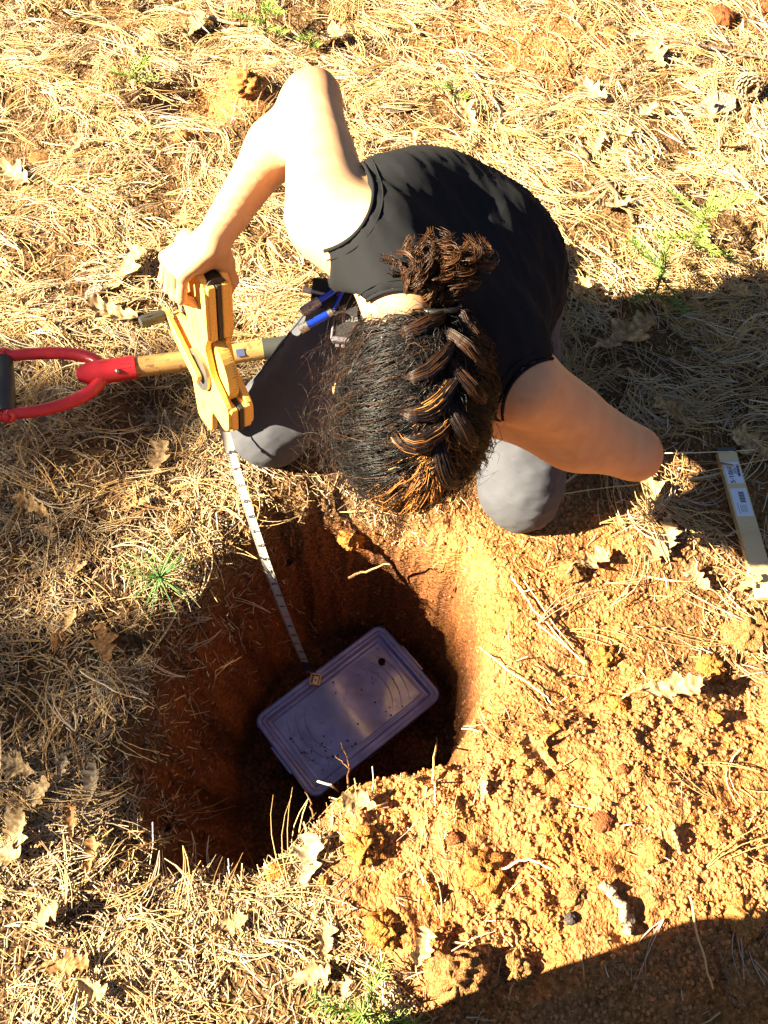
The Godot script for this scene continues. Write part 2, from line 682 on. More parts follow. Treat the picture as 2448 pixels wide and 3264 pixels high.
# ------------------------------------------------------------------ the ground
func shape_rim() -> void:
	for p in [[284, 1560], [312, 1420], [390, 1290], [490, 1180], [590, 1105], [690, 1075], [770, 1085], [850, 1105], [930, 1140], [1005, 1195], [1048, 1280], [1064, 1370], [1062, 1450], [1036, 1540], [1004, 1640], [905, 1680], [800, 1690], [725, 1745], [680, 1790], [625, 1862], [550, 1900], [440, 1915], [335, 1885], [275, 1790], [262, 1680]]:
		var w := level(p[0], p[1])
		rim.append(Vector2(w.x, w.z))
	rim_grid.resize(RIM_N * RIM_N)
	for b in RIM_N:
		for a in RIM_N:
			var p := Vector2(RIM_X + a * RIM_STEP, RIM_Z + b * RIM_STEP)
			var best := 9.0
			for k in rim.size():
				var q := Geometry2D.get_closest_point_to_segment(p, rim[k], rim[(k + 1) % rim.size()])
				best = minf(best, p.distance_to(q))
			rim_grid[b * RIM_N + a] = -best if Geometry2D.is_point_in_polygon(p, rim) else best


func rim_distance(x: float, z: float) -> float:
	var gx := (x - RIM_X) / RIM_STEP
	var gz := (z - RIM_Z) / RIM_STEP
	if gx < 0 or gz < 0 or gx >= RIM_N - 1 or gz >= RIM_N - 1:
		return 0.5
	var a := int(gx)
	var b := int(gz)
	var q := b * RIM_N + a
	return lerpf(lerpf(rim_grid[q], rim_grid[q + 1], gx - a), lerpf(rim_grid[q + RIM_N], rim_grid[q + RIM_N + 1], gx - a), gz - b)


func hill(x: float, z: float, cx: float, cz: float, rx: float, rz: float) -> float:
	var d := Vector2((x - cx) / rx, (z - cz) / rz).length()
	return 0.0 if d > 1.0 else (1.0 - d * d) * (1.0 - d * d)


# how far a place belongs to the heap of dug-out soil
func heap(x: float, z: float) -> float:
	var edge := 0.05 * wide.get_noise_2d(x * 3.0, z * 3.0)
	var a := smoothstep(-0.06, 0.07, x + 0.10 - 0.75 * maxf(0.0, z + 0.2) + edge)
	var b := smoothstep(-0.45, -0.33, z + 0.15 * x + edge)
	return a * b


func ground(x: float, z: float) -> float:
	var y := 0.022 * wide.get_noise_2d(x, z)
	if absf(x) > 1.6 or z < -3.2 or z > 0.6:
		return y
	var m := mid.get_noise_2d(x, z)
	var f := fine.get_noise_2d(x, z)
	var patchy := clampf(0.55 + 1.3 * wide.get_noise_2d(x * 2.4 + 31.0, z * 2.4), 0.15, 1.3)
	var hp := heap(x, z)
	y += 0.008 * m + 0.004 * f
	y += hp * (0.035 + 0.008 * m + 0.0052 * f * patchy + 0.04 * hill(x, z, 0.42, -0.25, 0.5, 0.3))
	y += 0.050 * hill(x, z, -0.34, -2.05, 0.2, 0.16) - 0.085 * hill(x, z, -0.48, -2.00, 0.17, 0.13)
	y -= 0.045 * hill(x, z, -0.43, -1.08, 0.15, 0.10)
	y += 0.03 * hill(x, z, 0.8, -0.66, 0.25, 0.12)
	var sd := rim_distance(x, z) + lerpf(0.012, 0.030, smoothstep(-0.10, -0.28, x)) * m + 0.006 * f
	if sd < 0.05:
		y -= 0.030 * smoothstep(0.05, -0.02, sd)
	if sd < 0.0:
		var right := smoothstep(0.0, 0.12, x)
		var w := lerpf(0.075, 0.050, right) + 0.055 * smoothstep(-0.20, -0.34, x)
		var s := clampf(-sd / w, 0.0, 1.0)
		y -= (0.47 + 0.012 * m) * (s * 0.55 + s * s * (3.0 - 2.0 * s) * 0.45)
		y += s * (1.0 - s) * 0.05 * wide.get_noise_2d(x * 7.0 + 40.0, y * 9.0)
	return y


func soil_color(x: float, z: float, y: float) -> Color:
	var m := mid.get_noise_2d(x + 7.0, z)
	var w := wide.get_noise_2d(x * 2.0 + 3.0, z * 2.0)
	var duff := Color(0.155, 0.088, 0.042).lerp(Color(0.235, 0.14, 0.062), clampf(0.5 + m, 0, 1))
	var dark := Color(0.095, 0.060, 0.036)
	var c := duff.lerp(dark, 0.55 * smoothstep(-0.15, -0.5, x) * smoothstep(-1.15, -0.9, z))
	var orange := Color(0.60, 0.285, 0.108).lerp(Color(0.48, 0.205, 0.068), clampf(0.5 + m + w * 0.6, 0, 1))
	var o := heap(x, z)
	# the trodden slope right of the pit, and bare patches further back
	o = maxf(o, smoothstep(0.36, 0.16, Vector2((x - 0.24) / 1.05, (z + 0.63) / 0.95).length() + 0.10 * w))
	o = maxf(o, 0.8 * hill(x, z, -0.33, -2.06, 0.26, 0.2))
	o = maxf(o, 0.85 * hill(x, z, 0.38, -2.25, 0.42, 0.36))
	o = maxf(o, 0.35 * smoothstep(0.25, 0.5, x) * smoothstep(-1.1, -0.8, z))
	c = c.lerp(orange, clampf(o * (0.9 + 0.5 * m), 0, 1))
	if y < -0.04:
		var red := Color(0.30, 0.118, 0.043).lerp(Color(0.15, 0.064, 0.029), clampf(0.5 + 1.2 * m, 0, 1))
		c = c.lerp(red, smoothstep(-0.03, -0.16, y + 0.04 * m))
	return c


func lines(from: float, to: float, step: float) -> PackedFloat32Array:
	var out := PackedFloat32Array()
	var k := int(round((to - from) / step))
	for q in k + 1:
		out.append(lerpf(from, to, float(q) / k))
	return out


func build_ground() -> void:
	var far := PackedFloat32Array([60, 30, 15, 8, 5, 3.4, 2.5, 2.0, 1.7, 1.5, 1.36, 1.26, 1.2])
	var xs := PackedFloat32Array()
	for q in far:
		xs.append(-q)
	xs.append_array(lines(-1.15, 1.15, 0.005))
	for k in far.size():
		xs.append(far[far.size() - 1 - k])
	var zs := PackedFloat32Array([-90, -50, -30, -18, -11, -7, -5, -4, -3.4, -3.0, -2.8, -2.7, -2.64])
	zs.append_array(lines(-2.6, -1.45, 0.008))
	zs.append_array(lines(-1.445, 0.15, 0.0045))
	for k in far.size():
		zs.append(0.2 + far[far.size() - 1 - k] - 1.1)
	var w := xs.size()
	var d := zs.size()
	var s := Shape.new()
	s.v.resize(w * d)
	s.n.resize(w * d)
	s.c.resize(w * d)
	s.uv.resize(w * d)
	for b in d:
		for a in w:
			var y := ground(xs[a], zs[b])
			s.v[b * w + a] = Vector3(xs[a], y, zs[b])
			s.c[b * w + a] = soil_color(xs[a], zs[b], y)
	for b in d:
		for a in w:
			var l := s.v[b * w + maxi(a - 1, 0)]
			var r := s.v[b * w + mini(a + 1, w - 1)]
			var t := s.v[maxi(b - 1, 0) * w + a]
			var u := s.v[mini(b + 1, d - 1) * w + a]
			s.n[b * w + a] = (u - t).cross(r - l).normalized()
			s.uv[b * w + a] = Vector2(xs[a], zs[b])
	s.i.resize((w - 1) * (d - 1) * 6)
	var k := 0
	for b in d - 1:
		for a in w - 1:
			var q := b * w + a
			s.i[k] = q
			s.i[k + 1] = q + 1
			s.i[k + 2] = q + w
			s.i[k + 3] = q + 1
			s.i[k + 4] = q + w + 1
			s.i[k + 5] = q + w
			k += 6
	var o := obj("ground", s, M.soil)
	tag(o, "forest floor of brown duff and orange soil with a dug pit", "ground", "", "structure")


# ------------------------------------------------------------------ the woman
const NECK := Vector3(0.023, 0.600, -0.790)
const SR := Vector3(-0.062, 0.612, -0.895)
const ER := Vector3(-0.107, 0.580, -1.192)
const WR := Vector3(-0.247, 0.506, -0.985)
const SL := Vector3(0.180, 0.462, -0.760)
const EL := Vector3(0.388, 0.272, -0.768)
const WL := Vector3(0.135, 0.375, -0.768)
const HIP_R := Vector3(0.070, 0.280, -1.150)
const HIP_L := Vector3(0.200, 0.280, -1.140)
const KNEE_R := Vector3(-0.212, 0.078, -0.960)
const KNEE_L := Vector3(0.238, 0.072, -0.835)
var head_at := Vector3.ZERO
var head := Basis()
const HAIR := Vector3(0.105, 0.114, 0.136)


func shell(points: Array, radii: Array, f: Field, k := 0.03) -> void:
	for q in points.size() - 1:
		f.limb(points[q], points[q + 1], radii[q], radii[q + 1], k)


func torso(f: Field) -> void:
	shell([Vector3(-0.010, 0.590, -0.880), Vector3(0.075, 0.475, -1.030), Vector3(0.090, 0.310, -1.140)], [0.068, 0.090, 0.100], f, 0.05)
	shell([Vector3(0.140, 0.480, -0.815), Vector3(0.172, 0.410, -0.990), Vector3(0.185, 0.310, -1.140)], [0.075, 0.090, 0.105], f, 0.05)
	shell([Vector3(0.072, 0.545, -0.835), Vector3(0.130, 0.455, -0.995), Vector3(0.140, 0.310, -1.140)], [0.068, 0.102, 0.102], f, 0.05)
	f.limb(Vector3(0.065, 0.46, -0.87), Vector3(0.11, 0.36, -0.98), 0.078, 0.085, 0.04)
	f.limb(Vector3(0.13, 0.40, -0.83), Vector3(0.16, 0.33, -0.98), 0.075, 0.085, 0.04)
	f.limb(Vector3(0.015, 0.575, -0.965), Vector3(0.055, 0.530, -1.020), 0.068, 0.075, 0.04)
	f.limb(Vector3(-0.005, 0.615, -0.850), SR, 0.058, 0.053, 0.035)
	f.limb(Vector3(0.115, 0.500, -0.790), SL, 0.058, 0.052, 0.035)
	f.limb(NECK + Vector3(0.02, -0.03, -0.03), NECK, 0.058, 0.05, 0.04)


# where the cloth ends: the line where a cut meets the cloth
func hem(f: Field, left: Field, p: Vector3, q: Vector3, r: float, thick: float, into: Shape) -> void:
	var axis := (q - p).normalized()
	var side := axis.cross(Vector3(0.2, 1, 0.1)).normalized()
	var other := axis.cross(side)
	var run := PackedVector3Array()
	var runs := []
	for s in 97:
		var w := TAU * s / 96.0
		var at := p + (side * cos(w) + other * sin(w)) * r
		var found := false
		var d0 := 1.0
		var steps := 60
		for k in steps + 1:
			var here := at + (q - p) * (float(k) / steps)
			var d := f.value(here)
			if k > 0 and d < 0.0 and d0 >= 0.0:
				var t := d0 / (d0 - d)
				var edge := here - (q - p) / steps * (1.0 - t)
				if left.value(edge) > 0.0045:
					break
				run.append(edge)
				found = true
				break
			d0 = d
		if not found or (run.size() > 1 and run[-1].distance_to(run[-2]) > 0.05):
			if run.size() > 4:
				runs.append(run.slice(0, run.size() - (1 if found else 0)))
			run = PackedVector3Array()
	if run.size() > 4:
		runs.append(run)
	for one in runs:
		var radii := PackedFloat32Array()
		for k in one.size():
			radii.append(thick)
		into.tube(one, radii, 6)


func build_person() -> void:
	head_at = deep(882, 890, 1.160)
	var up := Vector3(0.20, 0.80, 0.57).normalized()
	var front := Vector3(-0.17, -0.5, 0.85)
	front = (front - up * front.dot(up)).normalized()
	head = Basis(front.cross(up), up, front)  # x is her right
	var her := thing("person", "woman with braided dark hair in black tank top kneeling at the pit's edge", "person")
	# body: torso, neck, head, arms, hands in one skin
	var t := Field.new(Vector3(-0.30, 0.10, -1.36), Vector3(0.50, 0.80, -0.50), 0.0085)
	torso(t)
	var f := t.copy()
	f.grow(-0.004)
	f.limb(SR, ER, 0.052, 0.040, 0.018)
	f.limb(SR.lerp(ER, 0.12) + Vector3(-0.022, 0.0, 0.012), SR.lerp(ER, 0.5) + Vector3(-0.008, 0, 0), 0.034, 0.030, 0.04)
	f.limb(ER, ER + Vector3(0.004, 0.006, -0.014), 0.036, 0.030, 0.02)
	f.limb(ER.lerp(WR, 0.02), ER.lerp(WR, 0.36) + Vector3(-0.001, 0.002, 0.0), 0.036, 0.0365, 0.03)
	f.limb(ER.lerp(WR, 0.36) + Vector3(-0.004, 0.004, 0.0), WR, 0.038, 0.025, 0.03)
	f.limb(SL, EL, 0.049, 0.034, 0.03)
	f.limb(SL + Vector3(0.015, 0.005, 0.02), SL.lerp(EL, 0.45), 0.040, 0.036, 0.03)
	f.limb(EL, EL + Vector3(0.014, -0.010, 0.006), 0.028, 0.021, 0.012)
	f.limb(EL, EL.lerp(WL, 0.4), 0.031, 0.036, 0.045)
	f.limb(EL.lerp(WL, 0.4), WL, 0.037, 0.024, 0.055)
	f.limb(NECK, head_at - head.z * 0.045 - head.y * 0.01, 0.047, 0.050, 0.03)
	var body := Shape.new()
	f.net(body)
	head_shape(body)
	right_hand(body)
	left_hand(body)
	for k in body.v.size():
		var p := body.v[k]
		var red := smoothstep(0.07, 0.02, minf(p.distance_to(ER + Vector3(0, 0.03, -0.03)), p.distance_to(EL + Vector3(0.03, 0, 0)))) + 0.9 * smoothstep(0.075, 0.03, p.distance_to(tool_point(-0.03, 0.15, 0.0) + tool_basis().z * 0.045))
		var mottle := 0.5 + 0.5 * mid.get_noise_3dv(p * 4.0) + 0.35 * mid.get_noise_3dv(p * 16.0)
		var freckle := 0.22 * smoothstep(0.42, 0.62, fine.get_noise_3dv(p * 7.0))
		body.c[k] = Color(1, 1, 1).lerp(Color(0.90, 0.80, 0.74), clampf(0.55 * mottle, 0, 1)).lerp(Color(0.86, 0.62, 0.52), clampf(0.7 * red * (0.6 + 0.6 * mottle), 0, 0.8)).lerp(Color(0.5, 0.36, 0.28), freckle)
	obj("body", body, M.skin, her)
	# tank top
	var s := t
	s.grow(0.007)
	var whole := s.copy()
	var cuts := [[deep(662, 374, 0.90), deep(632, 394, 1.42), 0.089], [deep(1215, 905, 1.02), deep(1238, 915, 1.50), 0.084], [deep(858, 768, 0.86), deep(872, 800, 1.30), 0.086]]
	for c in cuts:
		s.limb(c[0], c[1], c[2], c[2], 0.0, Vector3.ZERO, 1.0, 1)
	s.limb(SR + Vector3(-0.05, 0, 0), ER, 0.085, 0.085, 0.0, Vector3.ZERO, 1.0, 1)
	s.limb(deep(742, 692, 0.95), deep(742, 692, 1.35), 0.036, 0.036, 0.0, Vector3.ZERO, 1.0, 1)
	var top := Shape.new()
	s.net(top)
	for k in top.v.size():
		var p := top.v[k]
		var loose := smoothstep(0.10, 0.26, p.x) + smoothstep(-1.05, -1.2, p.z)
		var along := Vector2(p.x * 0.6 + p.y * 0.9 + p.z * 0.5, p.z * 0.9 - p.y * 0.3)
		var fold := wide.get_noise_2d(along.x * 16.0, along.y * 4.0) + 0.6 * wide.get_noise_2d(along.x * 34.0 + 9.0, along.y * 7.0)
		top.v[k] = p + top.n[k] * (0.0008 * wide.get_noise_3dv(p * 30.0) + 0.0024 * wide.get_noise_2d((p.x - p.z * 0.5) * 26.0 + 3.0, (p.z + p.x * 0.5) * 5.0) + 0.0085 * loose * fold)
	top.smooth_from(0, 0)
	var shirt := obj("tank_top", top, M.shirt, her)
	var hems := Shape.new()
	for c in cuts:
		hem(whole, s, c[0], c[1], c[2] + 0.0005, 0.0026, hems)
		hem(whole, s, c[0], c[1], c[2] + 0.0120, 0.0011, hems)
	obj("hem", hems, M.shirt, shirt)
	# trousers
	var g := Field.new(Vector3(-0.34, -0.03, -1.42), Vector3(0.40, 0.44, -0.72), 0.0095)
	g.limb(HIP_R, HIP_L, 0.118, 0.118, 0.05)
	g.limb(HIP_R + Vector3(-0.01, 0.02, 0.02), KNEE_R, 0.112, 0.076, 0.04)
	g.limb(HIP_L, KNEE_L + Vector3(0.01, 0, 0), 0.105, 0.072, 0.04)
	g.limb(KNEE_R + Vector3(0, -0.004, 0), Vector3(0.03, 0.072, -1.33), 0.062, 0.05, 0.03)
	g.limb(KNEE_L + Vector3(0.01, 0.02, -0.02), KNEE_L + Vector3(0.008, -0.020, 0.022), 0.064, 0.056, 0.03)
	g.limb(KNEE_L, Vector3(0.27, 0.062, -1.27), 0.062, 0.05, 0.03)
	var pants := Shape.new()
	g.net(pants)
	for k in pants.v.size():
		var p := pants.v[k]
		var knee := minf(p.distance_to(KNEE_R + Vector3(0.10, 0.06, -0.08)), p.distance_to(KNEE_L + Vector3(0.06, 0.02, -0.08)))
		var fold := wide.get_noise_3dv(Vector3(p.x * 9.0 + p.z * 11.0, p.y * 18.0, p.z * 4.0 - p.x * 4.0)) + 0.5 * wide.get_noise_3dv(Vector3(p.x * 26.0, p.y * 40.0, p.z * 12.0))
		var dust := smoothstep(0.14, 0.02, p.y) * clampf(0.45 + 1.2 * mid.get_noise_3dv(p * 3.0), 0.0, 0.9)
		pants.c[k] = Color(1, 1, 1).lerp(Color(3.2, 1.7, 0.62), 0.55 * dust)
		pants.v[k] = p + pants.n[k] * fold * lerpf(0.0045, 0.0040, smoothstep(0.05, 0.18, knee))
	pants.smooth_from(0, 0)
	var legs := obj("trousers", pants, M.trousers, her)
	var seam := Shape.new()
	var line := PackedVector3Array()
	var thick := PackedFloat32Array()
	for k in 18:
		var base := HIP_R.lerp(KNEE_R, 0.15 + 0.8 * k / 17.0)
		var out := Vector3(-0.45, 0.85, -0.25).normalized()
		var d := 0.0
		while d < 0.16 and g.value(base + out * d) < 0.0:
			d += 0.002
		line.append(base + out * (d + 0.001))
		thick.append(0.0016)
	seam.tube(line, thick, 5)
	obj("seam", seam, M.trousers, legs)
	for e in [[Vector3(0.05, 0.045, -1.36), Vector3(0.10, 0.05, -1.50)], [Vector3(0.28, 0.045, -1.31), Vector3(0.30, 0.05, -1.46)]]:
		var sf := Field.new(e[0] - Vector3(0.1, 0.08, 0.24), e[0] + Vector3(0.14, 0.09, 0.12), 0.012)
		sf.limb(e[0], e[1], 0.045, 0.036, 0.02)
		sf.limb(e[0] + Vector3(0, 0.03, 0), e[0] + Vector3(0, -0.01, 0), 0.045, 0.04, 0.02)
		var shoe := Shape.new()
		sf.net(shoe)
		obj("shoe", shoe, M.shoe, her)
	build_hair(her)


func local(r: float, u: float, fr: float) -> Vector3:
	return head_at + head * Vector3(r, u, fr)


func head_shape(into: Shape) -> void:
	var f := Field.new(head_at - Vector3.ONE * 0.17, head_at + Vector3.ONE * 0.17, 0.0042)
	f.blob(local(0, 0.01, -0.012), Basis(head.x * 0.076, head.y * 0.092, head.z * 0.096), 0.02)
	f.blob(local(0, -0.045, 0.045), Basis(head.x * 0.062, head.y * 0.075, head.z * 0.050), 0.03)
	f.limb(local(0, -0.105, 0.068), local(0, -0.10, 0.055), 0.022, 0.03, 0.03)  # chin
	f.limb(local(0.045, -0.085, 0.01), local(0.02, -0.112, 0.06), 0.020, 0.016, 0.03)  # jaw
	f.limb(local(-0.045, -0.085, 0.01), local(-0.02, -0.112, 0.06), 0.020, 0.016, 0.03)
	f.limb(local(0, -0.012, 0.090), local(0, -0.048, 0.108), 0.008, 0.013, 0.012)  # nose
	f.limb(local(0.012, -0.050, 0.098), local(-0.012, -0.050, 0.098), 0.008, 0.008, 0.008)
	f.limb(local(-0.022, -0.078, 0.088), local(0.022, -0.078, 0.088), 0.006, 0.006, 0.004)  # lips
	f.limb(local(-0.018, -0.086, 0.087), local(0.018, -0.086, 0.087), 0.006, 0.006, 0.003)
	for s in [-1.0, 1.0]:
		f.blob(local(0.031 * s, -0.008, 0.083), Basis(head.x * 0.012, head.y * 0.011, head.z * 0.010), 0.006)  # closed lids
		f.limb(local(0.015 * s, 0.012, 0.092), local(0.045 * s, 0.012, 0.078), 0.008, 0.006, 0.012)  # brow
		var ear := [local(0.080 * s, -0.048, 0.004), local(0.094 * s, -0.020, -0.012), local(0.096 * s, 0.004, -0.014), local(0.088 * s, 0.012, 0.002), local(0.079 * s, 0.002, 0.010)]
		for k in 4:
			f.limb(ear[k], ear[k + 1], 0.0065, 0.0065, 0.005)
		f.blob(local(0.082 * s, -0.016, 0.0), Basis((head.x * s + head.z * 0.4).normalized() * 0.007, head.y * 0.024, (head.z - head.x * s * 0.4).normalized() * 0.013), 0.006)
	f.limb(local(0, -0.05, -0.05), local(0, -0.02, -0.10), 0.045, 0.045, 0.03)
	f.net(into)


# the hand round the grip of the tape measure: the knuckles run along the grip
func right_hand(into: Shape) -> void:
	var g := tool_point(-0.030, 0.150, 0.0)
	var out := tool_basis().z  # towards the left of the picture
	var up := tool_basis().y
	var fwd := tool_basis().x
	var f := Field.new(g - Vector3(0.115, 0.10, 0.115), g + Vector3(0.115, 0.13, 0.115), 0.0026)
	var at := func(o: float, u: float, w: float) -> Vector3: return g + out * o + up * u + fwd * w
	f.limb(WR.lerp(ER, 0.20), WR, 0.028, 0.025, 0.015)
	var wrist: Vector3 = WR
	for k in 4:  # palm bones fan out to the knuckles
		var w := 0.035 - 0.0220 * k
		var knuckle: Vector3 = at.call(0.044 - 0.003 * absf(k - 1.0), 0.030 - 0.004 * k, w)
		f.limb(wrist.lerp(knuckle, 0.15) + fwd * (0.010 - 0.006 * k), knuckle, 0.0155, 0.0108, 0.010)
		var long: float = [0.95, 1.06, 1.0, 0.82][k]
		var pip: Vector3 = at.call(0.047, 0.030 - 0.004 * k - 0.043 * long, w * 0.95)
		var dip: Vector3 = at.call(0.026, -0.028 - 0.002 * k, w * 0.92)
		var tip: Vector3 = at.call(0.004, -0.030, w * 0.9)
		var r: float = [0.0088, 0.0090, 0.0085, 0.0076][k]
		f.limb(knuckle, knuckle, r * 1.22, r * 1.22, 0.006)
		f.limb(knuckle, pip, r * 1.0, r * 0.96, 0.0012)
		f.limb(pip, pip, r * 1.10, r * 1.10, 0.003)
		f.limb(pip, dip, r * 0.94, r * 0.88, 0.0012)
		f.limb(dip, tip, r * 0.88, r * 0.8, 0.0012)
	f.limb(at.call(0.010, 0.040, 0.025), at.call(0.0, 0.036, -0.03), 0.021, 0.019, 0.015)
	var t0: Vector3 = wrist.lerp(at.call(-0.02, 0.03, 0.03), 0.35)
	var t1: Vector3 = at.call(-0.026, 0.030, 0.034)
	var t2: Vector3 = at.call(-0.034, 0.000, 0.040)
	var t3: Vector3 = at.call(-0.026, -0.026, 0.036)
	f.limb(t0, t1, 0.020, 0.0165, 0.014)
	f.limb(t1, t2, 0.0135, 0.0112, 0.006)
	f.limb(t2, t3, 0.0112, 0.0095, 0.005)
	f.net(into)


# the other hand, under her face
func left_hand(into: Shape) -> void:
	var f := Field.new(WL - Vector3(0.13, 0.10, 0.10), WL + Vector3(0.06, 0.09, 0.12), 0.0035)
	f.limb(WL.lerp(EL, 0.12), WL, 0.026, 0.024, 0.015)
	var along := (WL - EL).normalized()
	var across := Vector3(0.1, 0.35, 0.92).normalized()
	across = (across - along * across.dot(along)).normalized()
	var down := along.cross(across).normalized()
	if down.y > 0:
		down = -down
	for k in 4:
		var w := (1.5 - k) * 0.017
		var knuckle := WL + along * 0.066 + across * w
		f.limb(WL + along * 0.012 + across * w * 0.5, knuckle, 0.016, 0.012, 0.014)
		var long: float = [0.95, 1.05, 1.0, 0.8][k]
		var pip := knuckle + along * 0.030 * long + down * 0.012
		var dip := pip + along * 0.012 * long + down * 0.018
		var tip := dip + down * 0.018 - along * 0.006
		f.limb(knuckle, pip, 0.0100, 0.0092, 0.004)
		f.limb(pip, dip, 0.0092, 0.0085, 0.004)
		f.limb(dip, tip, 0.0085, 0.0078, 0.004)
	var t1 := WL + along * 0.036 + across * 0.036
	f.limb(WL + along * 0.012 + across * 0.018, t1, 0.017, 0.013, 0.012)
	f.limb(t1, t1 + along * 0.026 + across * 0.006, 0.0115, 0.010, 0.005)
	f.limb(t1 + along * 0.026 + across * 0.006, t1 + along * 0.045 + down * 0.008, 0.010, 0.009, 0.005)
	f.net(into)


func on_hair(d: Vector3, lift := 0.0) -> Vector3:
	var q := d.normalized()
	var bump := 0.006 * mid.get_noise_3dv(q * 1.1 + Vector3(3, 0, 0))
	return head_at + head * (Vector3(0, 0.012, -0.004) + q * (HAIR + Vector3.ONE * (lift + bump)))


# the direction in which a line of sight of the photograph meets the hair
func hair_hit(px: float, py: float) -> Vector3:
	var ray := sight(px, py).normalized()
	var inv := head.inverse()
	var o := inv * (EYE - head_at) - Vector3(0, 0.012, -0.004)
	var d := inv * ray
	o /= HAIR
	d /= HAIR
	var b := o.dot(d)
	var disc := b * b - d.length_squared() * (o.length_squared() - 1.0)
	var t := (-b - sqrt(maxf(disc, 0.0))) / d.length_squared()
	return (o + d * t).normalized()


